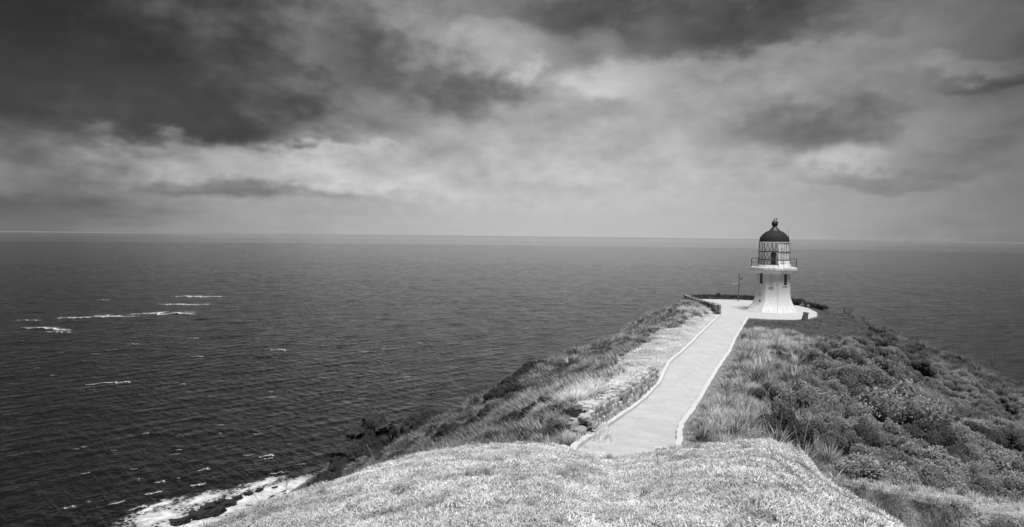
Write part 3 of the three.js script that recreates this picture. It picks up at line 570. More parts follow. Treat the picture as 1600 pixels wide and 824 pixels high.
// ------------------------------------------------------------------ small things about the path and forecourt
{
  const y = FLOOR, S = thing('signpost', 'thin dark fingerpost with several pale pointed arms standing before the seaward wall', 'signpost', [28.0, y - 0.05, -78.6]);
  mesh('pole', (() => { const g = new THREE.CylinderGeometry(0.06, 0.07, 3.35, 8); g.translate(0, 1.67, 0); return g; })(), grey(0.1, 0.7), S);
  mesh('pole_cap', (() => { const g = new THREE.ConeGeometry(0.06, 0.14, 8); g.translate(0, 3.42, 0); return g; })(), grey(0.06, 0.7), S);
  const arm = (len, h, yy, turn, v) => {
    const s = new THREE.Shape(); s.moveTo(0, -h / 2); s.lineTo(len - h * 0.7, -h / 2); s.lineTo(len, 0); s.lineTo(len - h * 0.7, h / 2); s.lineTo(0, h / 2); s.closePath();
    const g = new THREE.ExtrudeGeometry(s, { depth: 0.03, bevelEnabled: true, bevelSize: 0.006, bevelThickness: 0.006, bevelSegments: 1 }); g.translate(0.05, yy, -0.015); g.rotateY(turn);
    mesh('arm', g, grey(v, 0.6), S);
  };
  arm(0.62, 0.13, 2.92, 0.25, 0.2); arm(0.62, 0.15, 2.75, 0.5, 0.22); arm(0.9, 0.15, 2.5, Math.PI - 0.35, 0.3); arm(0.95, 0.15, 2.2, Math.PI + 0.2, 0.34); arm(0.5, 0.14, 2.33, Math.PI + 0.9, 0.25); arm(0.35, 0.13, 3.08, Math.PI - 0.2, 0.25);
  const P = thing('marker_post', 'short dark leaning stone post on the grass edge right of the lighthouse', 'post', [28.05, y - 0.15, -60.9]);
  P.rotation.z = -0.12;
  mesh('post', stoneGeo(501, 0.42, 0.95, 0.36, 0.14, 3).translate(0, 0.32, 0), grey(0.12), P);
  mesh('post_top', stoneGeo(502, 0.44, 0.12, 0.36, 0.1, 2).translate(0.02, 0.8, 0), grey(0.2), P);
  const K = thing('plaque_block', 'small dark block standing on top of the seaward stone wall', 'block', [26.2, y + 0.5, -80.75]);
  mesh('block', stoneGeo(503, 0.36, 0.3, 0.34, 0.06, 3).translate(0, 0.1, 0), grey(0.025), K);
  mesh('top_plate', new THREE.BoxGeometry(0.36, 0.05, 0.32).translate(0, 0.26, 0), grey(0.04), K);
  const C = thing('stone_slab', 'flat pale slab lying on the grass below the curved low wall', 'slab', [20.3, 0, -65.6], 0.4);
  C.position.y = ground(20.3, -65.6) + 0.08;
  mesh('slab', stoneGeo(504, 1.1, 0.16, 0.5, 0.08, 4), grey(0.7), C);
  mesh('slab_end', stoneGeo(505, 0.4, 0.13, 0.42, 0.1, 3).translate(0.66, -0.02, 0.05), grey(0.6), C);
  const rock = (label, x, d, sx, sy, sz, v, seed, turn) => { const g = stoneGeo(seed, sx, sy, sz, 0.3, 5), gp = g.attributes.position; for (let i = 0; i < gp.count; i++) { const t = gp.getY(i) / sy, k = 1 - 0.75 * clamp(t + 0.35, 0, 1); gp.setXYZ(i, gp.getX(i) * k + sx * 0.18 * (t + 0.5), gp.getY(i), gp.getZ(i) * k); } g.computeVertexNormals(); const m = mesh('boulder', g, grey(v, 0.95), null); m.position.set(x, ground(x, -d) + sy * 0.35, -d); m.rotation.y = turn; return tag(m, label, 'boulder'); };
  rock('pointed pale boulder on the near end of the path beside the left kerb', 2.62, 18.15, 0.5, 0.7, 0.42, 0.55, 603, 0.4);
  rock('small pale stone lying right of the pointed boulder at the path end', 2.95, 18.0, 0.2, 0.22, 0.2, 0.55, 602, 1.2);
}

// ------------------------------------------------------------------ vegetation
// a tuft: blades (root x, z, length, width, lean direction, lean, bend, tone)
function bladesGeo(list, segs = 2) {
  const pos = [], col = [], idx = [];
  for (const [x, z, len, w, dir, lean, bend, tone, y = 0] of list) {
    const dx = Math.cos(dir), dz = Math.sin(dir), start = pos.length / 3; let a = lean, px = x, py = y, pz = z;
    for (let i = 0; i <= segs; i++) {
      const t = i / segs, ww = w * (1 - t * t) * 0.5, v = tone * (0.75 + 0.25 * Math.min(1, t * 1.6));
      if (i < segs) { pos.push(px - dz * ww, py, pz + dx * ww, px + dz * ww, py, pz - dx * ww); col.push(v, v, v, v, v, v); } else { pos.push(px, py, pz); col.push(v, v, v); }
      px += dx * Math.sin(a) * len / segs; pz += dz * Math.sin(a) * len / segs; py += Math.cos(a) * len / segs; a += bend / segs;
    }
    for (let i = 0; i < segs - 1; i++) { const k = start + i * 2; idx.push(k, k + 1, k + 2, k + 1, k + 3, k + 2); }
    const k = start + (segs - 1) * 2; idx.push(k, k + 1, k + 2);
  }
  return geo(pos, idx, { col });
}
const leafMat = new THREE.MeshPhysicalMaterial({ color: 0xffffff, vertexColors: true, roughness: 1, specularIntensity: 0.25 });
const up = new THREE.Vector3(0, 1, 0);
function scatter(name, geometry, places, label) {   // places: [x, y, z, normal, turn, scale, tone]
  const m = new THREE.InstancedMesh(geometry, leafMat, places.length), o = new THREE.Object3D(), q = new THREE.Quaternion(), q2 = new THREE.Quaternion(), c = new THREE.Color();
  places.forEach(([x, y, z, nrm, turn, sc, tone], i) => {
    q.setFromUnitVectors(up, nrm); q2.setFromAxisAngle(up, turn); o.quaternion.copy(q).multiply(q2); o.position.set(x, y, z); Array.isArray(sc) ? o.scale.set(...sc) : o.scale.setScalar(sc); o.updateMatrix();
    m.setMatrixAt(i, o.matrix); m.setColorAt(i, c.setRGB(tone, tone, tone));
  });
  m.name = numbered(name); m.castShadow = m.receiveShadow = true; m.userData.kind = 'stuff'; m.userData.label = label; scene.add(m); return m;
}
const HALF = 0.83;                                   // a little beyond the frame's sides (x / d)
// short turf on the knoll and the strip beside it
{
  const r = rng(31), list = [];
  for (let i = 0; i < 260; i++) { const a = r() * 6.283, q = Math.sqrt(r()) * 0.17; list.push([Math.cos(a) * q, Math.sin(a) * q, 0.016 + r() * 0.03, 0.004 + r() * 0.004, r() * 6.283, 0.6 + r() * 0.9, r() * 0.6, r() < 0.05 ? 0.55 : 0.84 + 0.2 * r(), -0.003]); }
  const turf = bladesGeo(list), places = [], places2 = [];
  const step = 0.115;
  for (let d = 3; d < 17.5; d += step) for (let x = -HALF * d - 0.5; x < HALF * d + 0.5; x += step) {
    const px = x + (r() - 0.5) * step * 1.4, pz = -d + (r() - 0.5) * step * 1.4, zn = zone(px, pz);
    if (zn !== 'knoll' && zn !== 'shelf') continue;
    const big = fbm(px * 0.55, pz * 0.55, 3), mid = fbm(px * 2.1 + 40, pz * 2.1, 3), fine = fbm(px * 7, pz * 7, 2);
    const clump = smoothstep(fbm(px * 1.3 + 70, pz * 1.3, 4), 0.22, 0.5); let tone = (0.71 + 0.16 * big + 0.26 * mid + 0.15 * fine) * (1 - 0.5 * clump); if (mid < -0.42) tone *= 0.75;
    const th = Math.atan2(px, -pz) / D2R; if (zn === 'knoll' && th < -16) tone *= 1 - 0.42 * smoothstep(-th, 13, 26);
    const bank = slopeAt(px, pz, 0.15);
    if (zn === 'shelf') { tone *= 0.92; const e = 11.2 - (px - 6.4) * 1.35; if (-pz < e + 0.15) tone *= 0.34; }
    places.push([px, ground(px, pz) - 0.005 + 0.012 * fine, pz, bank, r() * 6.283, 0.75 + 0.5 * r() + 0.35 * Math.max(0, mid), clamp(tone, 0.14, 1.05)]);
    if (r() < (zn === 'shelf' ? 0.18 : 0.01 + 0.16 * clump)) places2.push([px, ground(px, pz) - 0.01, pz, up, r() * 6.283, (0.4 + 0.5 * r()) * (zn === 'shelf' ? 1.3 : 1), clamp(tone * 0.9, 0.12, 0.7)]);
  }
  scatter('turf', turf, places, 'short pale dry turf covering the near knoll');
  const l2 = []; for (let i = 0; i < 40; i++) { const a = r() * 6.283, q = Math.sqrt(r()) * 0.06; l2.push([Math.cos(a) * q, Math.sin(a) * q, 0.1 + r() * 0.12, 0.006, r() * 6.283, 0.1 + r() * 0.7, r() * 0.9, 0.6 + 0.6 * r()]); }
  scatter('grass_tufts', bladesGeo(l2, 3), places2, 'small uncut tufts standing in the turf');
}
// long wind-laid grass on the left flank, the banks and the verge
{
  const r = rng(41), list = [];
  for (let i = 0; i < 120; i++) { const a = r() * 6.283, q = Math.sqrt(r()) * 0.17; list.push([Math.cos(a) * q, Math.sin(a) * q, 0.28 + r() * 0.32, 0.012 + r() * 0.012, (r() - 0.5) * 3.4, 0.15 + r() * 0.7, 0.4 + r() * 1.2, 0.4 + 0.95 * r(), -0.04]); }
  const g = bladesGeo(list, 3), places = [], verge = [];
  for (let d = 15; d < 96; d += 0) {
    const st = 0.2 + d * 0.0035;
    for (let x = -24; x < 34; x += st) {
      const px = x + (r() - 0.5) * st * 1.3, pz = -d + (r() - 0.5) * st * 1.3;
      if (px < -0.6 * d || (px > 21 && d < 60) || px > 0.62 * d) continue;
      const zn = zone(px, pz); if (zn !== 'left') continue;
      const y = ground(px, pz); if (y < EYE - 24) continue;
      const dirt = trodden(px, pz); if (r() < dirt * 0.93) continue;
      const q = d < 66 ? nearPath(px, pz) : null;
      if (q && d < 33.4 && d > 18.5 && q.s > -q.p.hw - 0.95) continue;
      const nrm = slopeAt(px, pz, 0.4), down = Math.atan2(nrm.z, nrm.x);
      // streaks run down the slope
      const sx = px * Math.cos(down) + pz * Math.sin(down), sy = -px * Math.sin(down) + pz * Math.cos(down);
      const f = fbm(px * 0.45, pz * 0.45, 3), g2 = fbm(sy * 1.4, sx * 0.3, 3);
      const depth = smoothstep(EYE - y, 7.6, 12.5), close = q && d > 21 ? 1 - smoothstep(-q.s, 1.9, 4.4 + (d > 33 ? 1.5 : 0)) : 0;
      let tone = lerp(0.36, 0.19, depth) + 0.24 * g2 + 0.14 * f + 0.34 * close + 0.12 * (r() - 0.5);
      const s = (0.8 + 0.6 * r() + 0.5 * f) * (d < 24 ? 0.75 : 1);
      if (d < 34 && px < 1.2) tone *= lerp(0.62, 1, smoothstep(px, 0, 1.2));
      if (px < -3 && d > 40 && spurAt(px, d) > 0.2) { if (r() < 0.72) continue; tone *= 0.4; }
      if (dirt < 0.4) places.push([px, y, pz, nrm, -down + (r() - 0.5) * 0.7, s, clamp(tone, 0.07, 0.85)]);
    }
    d += st;
  }
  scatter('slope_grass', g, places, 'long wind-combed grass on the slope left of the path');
  const vl = []; for (let i = 0; i < 120; i++) { const a = r() * 6.283, q = Math.sqrt(r()) * 0.32; vl.push([Math.cos(a) * q, Math.sin(a) * q, 0.05 + r() * 0.08, 0.012, r() * 6.283, 0.5 + r(), r() * 0.7, 0.7 + 0.5 * r(), -0.01]); }
  for (let d = 26; d < 66; d += 0.24) for (let x = 2; x < 22; x += 0.24) { const px = x + r() * 0.24, pz = -d + r() * 0.24, k = trodden(px, pz); if (k > 0.15 && zone(px, pz) === 'left' && r() < 0.75 && fbm(px * 0.7, pz * 0.3, 3) > -0.8) verge.push([px, ground(px, pz), pz, up, r() * 6.28, 0.7 + 0.6 * r(), clamp(0.86 + 0.3 * fbm(px * 0.6, pz * 0.35, 3), 0.3, 1)]); }
  scatter('verge_grass', bladesGeo(vl), verge, 'thin pale grass on the trodden strip left of the path');
}
// mown darker grass before the lighthouse
{
  const r = rng(43), list = []; for (let i = 0; i < 90; i++) { const a = r() * 6.283, q = Math.sqrt(r()) * 0.4; list.push([Math.cos(a) * q, Math.sin(a) * q, 0.05 + r() * 0.08, 0.014, r() * 6.283, 0.4 + r() * 0.8, 0.6, 0.6 + 0.6 * r()]); }
  const places = [];
  for (let d = 51; d < 72; d += 0.3) for (let x = 18; x < 37; x += 0.3) { const px = x + r() * 0.3, pz = -d + r() * 0.3; if (zone(px, pz) === 'lawn') places.push([px, ground(px, pz), pz, up, r() * 6.28, 0.8 + 0.5 * r(), clamp(0.17 + 0.06 * fbm(px * 0.8, pz * 0.8, 3), 0.05, 0.4)]); }
  scatter('lawn_grass', bladesGeo(list), places, 'short dark mown grass in front of the lighthouse');
}
// shrubs: low wind-clipped domes built of leafy heads
const shrubMat = new THREE.MeshPhysicalMaterial({ color: 0xffffff, vertexColors: true, roughness: 1, specularIntensity: 0.3 });
function shrubGeos(seed) {
  const r = rng(seed), pos = [], idx = [], col = [], ipos = [], iidx = [];
  const heads = []; const n = 9 + Math.floor(r() * 4);
  for (let i = 0; i < n; i++) { const a = i * 2.4 + r() * 0.6, q = Math.sqrt((i + 0.3) / n) * 0.85; heads.push([Math.cos(a) * q, 0.2 + 0.5 * (1 - (q / 0.95) ** 2) + (r() - 0.5) * 0.2, Math.sin(a) * q, 0.2 + r() * 0.15]); }
  for (const [hx, hy, hz, R] of heads) {
    const tone = 0.8 + 0.4 * r(), leaves = 260;
    for (let i = 0; i < leaves; i++) {
      const v = 1 - (i + 0.5) / leaves * 1.45, a = i * 2.39996 + r() * 0.5, s = Math.sqrt(Math.max(0, 1 - v * v));
      const lump = 1 + 0.16 * n3(Math.cos(a) * s * 2.5 + hx * 9, v * 2.5, Math.sin(a) * s * 2.5 + hz * 9);
      const nx = Math.cos(a) * s, nz = Math.sin(a) * s, x = hx + nx * R * lump, y = hy + v * R * 0.85 * lump, z = hz + nz * R * lump;
      const L = 0.032 + r() * 0.034, t = r() * 6.283, tx = Math.cos(t), tz = Math.sin(t), k = pos.length / 3, cc = tone * (0.7 + 0.5 * r());
      const ox = (nx * 0.5 - tz * 0.8) * L, oy = (v * 0.5 + (r() - 0.5) * s * 1.2) * L, oz = (nz * 0.5 + tx * 0.8) * L;
      pos.push(x - tx * L * 0.5, y, z - tz * L * 0.5, x + tx * L * 0.5, y, z + tz * L * 0.5, x + ox, y + oy, z + oz);
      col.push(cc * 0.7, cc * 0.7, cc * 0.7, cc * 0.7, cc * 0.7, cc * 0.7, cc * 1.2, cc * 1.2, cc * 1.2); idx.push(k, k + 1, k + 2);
    }
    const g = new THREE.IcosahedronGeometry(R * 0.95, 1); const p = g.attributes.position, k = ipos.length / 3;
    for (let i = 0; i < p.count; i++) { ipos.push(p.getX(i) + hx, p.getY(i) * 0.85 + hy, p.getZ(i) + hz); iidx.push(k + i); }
  }
  const st = []; for (let i = 0; i < 6; i++) { const h = heads[i % heads.length]; st.push(new THREE.TubeGeometry(new THREE.QuadraticBezierCurve3(new THREE.Vector3(0.04 * i - 0.1, -0.15, 0), new THREE.Vector3(h[0] * 0.4, 0.12, h[2] * 0.4), new THREE.Vector3(h[0], h[1], h[2])), 4, 0.014, 4)); }
  const leaves = geo(pos, idx, { col }), inner = geo(ipos, iidx);
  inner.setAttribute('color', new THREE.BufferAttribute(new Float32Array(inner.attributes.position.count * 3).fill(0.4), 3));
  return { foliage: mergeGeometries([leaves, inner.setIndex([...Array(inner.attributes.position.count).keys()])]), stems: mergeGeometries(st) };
}
const shrubKinds = [61, 62, 63, 64, 65].map(shrubGeos);
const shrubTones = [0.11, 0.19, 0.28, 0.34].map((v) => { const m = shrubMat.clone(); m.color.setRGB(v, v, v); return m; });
const stemMat = grey(0.06);
// near the path it is tussock and flax, further down the slope dense scrub with a few grassy gaps; the outer flank is grass
function scrubAt(x, z) {
  const d = -z, q = d < 66 ? nearPath(x, z) : null, fromPath = q ? q.s - q.p.hw : 9;
  let w = smoothstep(fromPath + 2.6 * fbm(x * 0.16, z * 0.16, 3) + (d < 34 && x < 11.5 ? -1.2 : 0) - (d > 42 ? (d - 42) * 0.22 : 0), 2.4, 6);
  w *= 1 - smoothstep(d + 0.28 * (x - 30) + 2 * fbm(x * 0.2, z * 0.2 + 9, 2), 51, 57);
  return w * (fbm(x * 0.2 + 60, z * 0.2, 2) > 0.5 ? 0.1 : 1);
}
function lawnOrOpen(x, z) { const zn = zone(x, z); return zn !== 'right'; }
{
  const r = rng(51), spots = [];
  for (let d = 15; d < 84;) {
    const st = 1.12 + d * 0.006;
    for (let x = 5; x < 66; x += st) {
      const px = x + (r() - 0.5) * st * 0.9, pz = -d + (r() - 0.5) * st * 0.9;
      if (px > 0.92 * d || px < 0.1 * d) continue;
      if (lawnOrOpen(px, pz)) continue;
      const y = ground(px, pz); if (y < EYE - 30) continue;
      if (r() > scrubAt(px, pz)) continue;
      spots.push([px, y, pz, d]);
    }
    d += st;
  }
  const size = (s) => (0.72 + 0.7 * fbm(s[0] * 0.4 + 9, s[2] * 0.4, 2) ** 2 + 0.4 * r()) * (r() < 0.1 ? 1.45 : 1);
  for (const s of spots) { s.push(size(s), Math.floor(r() * 5), r() * 6.283, clamp(Math.floor(1.5 + 2.9 * fbm(s[0] * 0.3, s[2] * 0.3, 3) + r() * 1.3), 0, 3), 0.95 + 0.5 * r()); }
  // largest in view first
  const seen = spots.map((s, i) => [i, s[4] / Math.hypot(s[0], s[2]) * (Math.abs(s[0]) < 0.81 * s[3] ? 1 : 0.2)]).sort((a, b) => b[1] - a[1]);
  const single = new Set(seen.slice(0, 290).map((q) => q[0])), protos = [], rest = [[], [], [], [], []];
  spots.forEach((s, i) => {
    const [x, y, z, d, sc, kind, turn, tone, tall] = s, nrm = slopeAt(x, z, 0.6);
    if (single.has(i)) {
      const where = d < 25 ? 0 : x > 24 && d < 42 ? 1 : d > 42 ? 2 : 3, key = (kind * 4 + tone) * 4 + where; let o;
      if (!protos[key]) {
        o = new THREE.Group(); mesh('foliage', shrubKinds[kind].foliage, shrubTones[tone], o); mesh('stems', shrubKinds[kind].stems, stemMat, o);
        const look = ['darkest', 'dark', 'mid-grey', 'pale-topped'][tone], at = ['just behind the knoll and mown strip', 'low on the far right slope', 'high on the slope toward the lighthouse', 'in the middle of the right slope'][where];
        tag(o, `${look} wind-clipped shrub ${at}`, 'shrub', `${look} shrubs ${at}`); protos[key] = o;
      } else o = protos[key].clone();
      o.name = numbered('shrub'); scene.add(o); o.position.set(x, y - 0.08, z); o.rotation.set(0, turn, 0); o.quaternion.premultiply(new THREE.Quaternion().setFromUnitVectors(up, nrm.clone().lerp(up, 0.4).normalize())); o.scale.set(sc, sc * tall, sc);
    } else rest[kind].push([x, y - 0.08, z, nrm.clone().lerp(up, 0.4).normalize(), turn, [sc, sc * tall, sc], [0.11, 0.19, 0.28, 0.34][tone]]);
  });
  const far = new THREE.Group(); far.name = 'far_scrub'; far.userData.kind = 'stuff'; far.userData.label = 'dense dark scrub farther down the right slope'; scene.add(far);
  rest.forEach((list, k) => { if (list.length) { const m = scatter('scrub', shrubKinds[k].foliage, list, ''); delete m.userData.label; far.add(m); } });
}
// grass between the shrubs and on the right flank
{
  const r = rng(57), list = [];
  for (let i = 0; i < 110; i++) { const a = r() * 6.283, q = Math.sqrt(r()) * 0.28; list.push([Math.cos(a) * q, Math.sin(a) * q, 0.3 + r() * 0.4, 0.012 + r() * 0.014, r() * 6.283, 0.15 + r() * 0.6, 0.3 + r() * 1.2, 0.45 + 0.85 * r(), -0.03]); }
  const g = bladesGeo(list, 3), places = [];
  for (let d = 14.5; d < 84;) {
    const st = 0.3 + d * 0.004;
    for (let x = 4; x < 64; x += st) {
      const px = x + (r() - 0.5) * st, pz = -d + (r() - 0.5) * st; if (px > 0.9 * d) continue;
      if (zone(px, pz) !== 'right') continue;
      const y = ground(px, pz); if (y < EYE - 30) continue;
      const q = d < 66 ? nearPath(px, pz) : null, fromPath = q ? q.s - q.p.hw : 9;
      if (fromPath < 0.3 || r() < scrubAt(px, pz) * 0.9) continue;
      const f = fbm(px * 0.4 + 3, pz * 0.4, 3), flank = smoothstep(d + 0.28 * (px - 30), 60, 68);
      const tone = lerp(0.62, 0.2, smoothstep(fromPath + (d < 28 ? 1 : d > 40 ? -3 : 0), 1.2, 5.5)) + 0.16 * f + 0.12 * (r() - 0.5); const sc = (0.7 + 0.6 * r()) * (1 - 0.45 * flank) * smoothstep(fromPath, 0.2, 1.4) * (d < 20 ? 0.7 : 1);
      places.push([px, y, pz, up, r() * 6.28, Math.max(0.3, sc), clamp(lerp(tone, 0.13 + 0.05 * f, flank), 0.05, 0.8)]);
    }
    d += st;
  }
  scatter('rough_grass', g, places, 'rough grass between the shrubs on the right slope');
}
// flax and big tussocks along the right of the path
{
  function flaxGeo(seed, n, len, w, spread) {
    const r = rng(seed), list = [];
    for (let i = 0; i < n; i++) { const a = r() * 6.283, q = Math.sqrt(r()) * 0.12, dead = r() < 0.14; list.push([Math.cos(a) * q, Math.sin(a) * q, len * (0.55 + 0.5 * r()), w * (0.7 + 0.6 * r()), a + (r() - 0.5) * 0.8, 0.08 + spread * r() * r(), 0.5 + 1.1 * r(), dead ? 1.7 : 0.5 + 0.7 * r(), -0.05]); }
    return bladesGeo(list, 5);
  }
  const kinds = [flaxGeo(71, 150, 0.9, 0.021, 1.0), flaxGeo(72, 190, 0.75, 0.015, 1.2), flaxGeo(73, 110, 1.1, 0.027, 0.8)];
  const tones = [0.26, 0.36, 0.5].map((v) => { const m = leafMat.clone(); m.color.setRGB(v, v, v); return m; });
  const stalkG = (() => { const p = [], r = rng(79); for (let i = 0; i < 2; i++) p.push(new THREE.TubeGeometry(new THREE.QuadraticBezierCurve3(new THREE.Vector3(0, 0, 0), new THREE.Vector3(0.05, 0.7, 0.02), new THREE.Vector3(0.2 - i * 0.5, 1.3 + r() * 0.3, 0.1)), 5, 0.009, 4)); return mergeGeometries(p); })();
  const r = rng(81), protos = []; let count = 0;
  for (let d = 18.5; d < 50 && count < 190; d += 0.62 + d * 0.006) for (let k = 0; k < 6; k++) {
    const i = path.findIndex((p) => -p.z > d), p = path[Math.max(0, i)], s = p.hw + 0.65 + r() * (5.2 + (d > 44 ? 3 : 0)), x = p.x + p.nx * s + (r() - 0.5), z = -d + (r() - 0.5) * 0.6;
    if (zone(x, z) !== 'right' || r() < 0.25) continue;
    const q = nearPath(x, z); if (q.s - q.p.hw < 0.55) continue;
    const kind = Math.floor(r() * 3), tone = clamp(Math.floor(r() * 2.2 + (d > 40 ? 1 : 0)), 0, 2), where = d < 27 ? 0 : d < 38 ? 1 : 2, key = (kind * 3 + tone) * 3 + where; let o;
    if (!protos[key]) { o = new THREE.Group(); mesh('leaves', kinds[kind], tones[tone], o); const look = ['dark arching', 'mid-grey arching', 'pale bleached'][tone] + ['', ' fine-leaved', ' tall-stalked'][kind], at = ['right of the near end of the path', 'right of the middle of the path', 'right of the far end of the path'][where];
      tag(o, `${look} flax clump ${at}`, 'flax', `${look} flax ${at}`); if (kind === 2) mesh('flower_stalk', stalkG, grey(0.3), o); protos[key] = o; } else o = protos[key].clone();
    o.name = numbered('flax_plant'); scene.add(o); o.position.set(x, ground(x, z), z); o.rotation.y = r() * 6.283; o.scale.setScalar((0.75 + 0.6 * r()) * (q.s - q.p.hw < 1.2 ? 0.7 : 1)); count++;
  }
  // single plants that stand out
  const one = (name, label, cat, x, d, build) => { const o = thing(name, label, cat, [x, ground(x, -d), -d]); build(o); return o; };
  one('cabbage_tree', 'small spiky-headed tree on a thin stem among the dark shrubs on the right slope', 'tree', 22.6, 33.2, (o) => {
    mesh('trunk', new THREE.CylinderGeometry(0.035, 0.06, 1.5, 7).translate(0, 0.7, 0), grey(0.12), o);
    const rr = rng(91), list = []; for (let i = 0; i < 120; i++) list.push([0, 0, 0.4 + rr() * 0.2, 0.026, rr() * 6.283, rr() * 1.9, 0.3 + rr() * 0.5, 0.25 + 0.3 * rr(), 1.4]);
    mesh('crown', bladesGeo(list, 3), leafMat, o);
  });
  const spike = (label, x, d, n, len, tone, seed) => one('flax_plant', label, 'flax', x, d, (o) => { const rr = rng(seed), list = []; for (let i = 0; i < n; i++) list.push([(rr() - 0.5) * 0.1, (rr() - 0.5) * 0.1, len * (0.5 + 0.5 * rr()), 0.035, rr() * 6.283, 0.05 + rr() * 0.5, 0.2 + rr() * 0.8, tone * (0.7 + 0.5 * rr()), -0.03]); mesh('leaves', bladesGeo(list, 5), leafMat, o); });
  spike('small pale spiky plant at the knoll edge above the mown strip', 6.75, 13.1, 16, 0.6, 0.6, 95);
  spike('pale spiky flax at the foot of the dark shrubs behind the mown strip', 15.2, 21.2, 36, 0.8, 0.3, 96);
  spike('bleached tussock glowing among dark shrubs on the right slope', 20.6, 37, 90, 0.9, 0.42, 97);
  const twig = (label, x, d, h, n, seed) => one('twiggy_bush', label, 'bush', x, d, (o) => {
    const rr = rng(seed), st = [], list = [];
    for (let i = 0; i < n; i++) { const a = rr() * 6.283, t = 0.15 + rr() * 0.4, hh = h * (0.6 + 0.4 * rr()), ex = Math.cos(a) * Math.sin(t) * hh, ez = Math.sin(a) * Math.sin(t) * hh, ey = Math.cos(t) * hh;
      st.push(new THREE.TubeGeometry(new THREE.QuadraticBezierCurve3(new THREE.Vector3(0, -0.05, 0), new THREE.Vector3(ex * 0.35, ey * 0.55, ez * 0.35), new THREE.Vector3(ex, ey, ez)), 5, 0.014, 4));
      for (let k = 0; k < 9; k++) { const u = 0.4 + 0.6 * rr(); list.push([ex * u * 0.9, ez * u * 0.9, 0.1 + rr() * 0.12, 0.03, rr() * 6.283, 0.3 + rr() * 1.2, 0.4, 0.08 + 0.12 * rr(), ey * u]); } }
    mesh('stems', mergeGeometries(st), grey(0.08), o); mesh('foliage', bladesGeo(list, 2), leafMat, o);
  });
  twig('bare twiggy bush against the sea at the right end of the curved wall', 35.4, 67.2, 1.7, 16, 101);
  twig('thin twiggy bush standing against the sea just right of the wall end', 37.0, 66.6, 1.3, 9, 102);
  twig('lone twiggy bush on the far edge of the right flank against the sea', 46.2, 60.6, 1.9, 9, 103);
  twig('twiggy stems at the far right picture edge against the sea', 48.3, 60.2, 1.8, 7, 104);
  twig('small dark bush on the skyline of the right flank', 41.6, 64.3, 0.5, 18, 105);
  // dry stalks on the left brow of the knoll
  const stalk = (label, x, d, dx, h) => one('grass_stalk', label, 'stalk', x, d, (o) => { mesh('stem', new THREE.TubeGeometry(new THREE.QuadraticBezierCurve3(new THREE.Vector3(0, -0.03, 0), new THREE.Vector3(dx * 0.3, h * 0.55, 0), new THREE.Vector3(dx, h, 0.02)), 6, 0.004, 4), grey(0.3), o); mesh('seed_head', new THREE.SphereGeometry(0.008, 6, 5).scale(1, 4, 1).translate(dx, h, 0.02), grey(0.22), o); });
  stalk('dry grass stalk leaning left across the surf on the knoll brow', -3.72, 9.4, -0.16, 0.26);
  stalk('upright dry grass stalk against the surf on the knoll brow', -3.4, 9.55, 0.03, 0.2);
  stalk('long leaning dry stalk against the dark rocky spur', -2.25, 10.6, -0.14, 0.36);
}
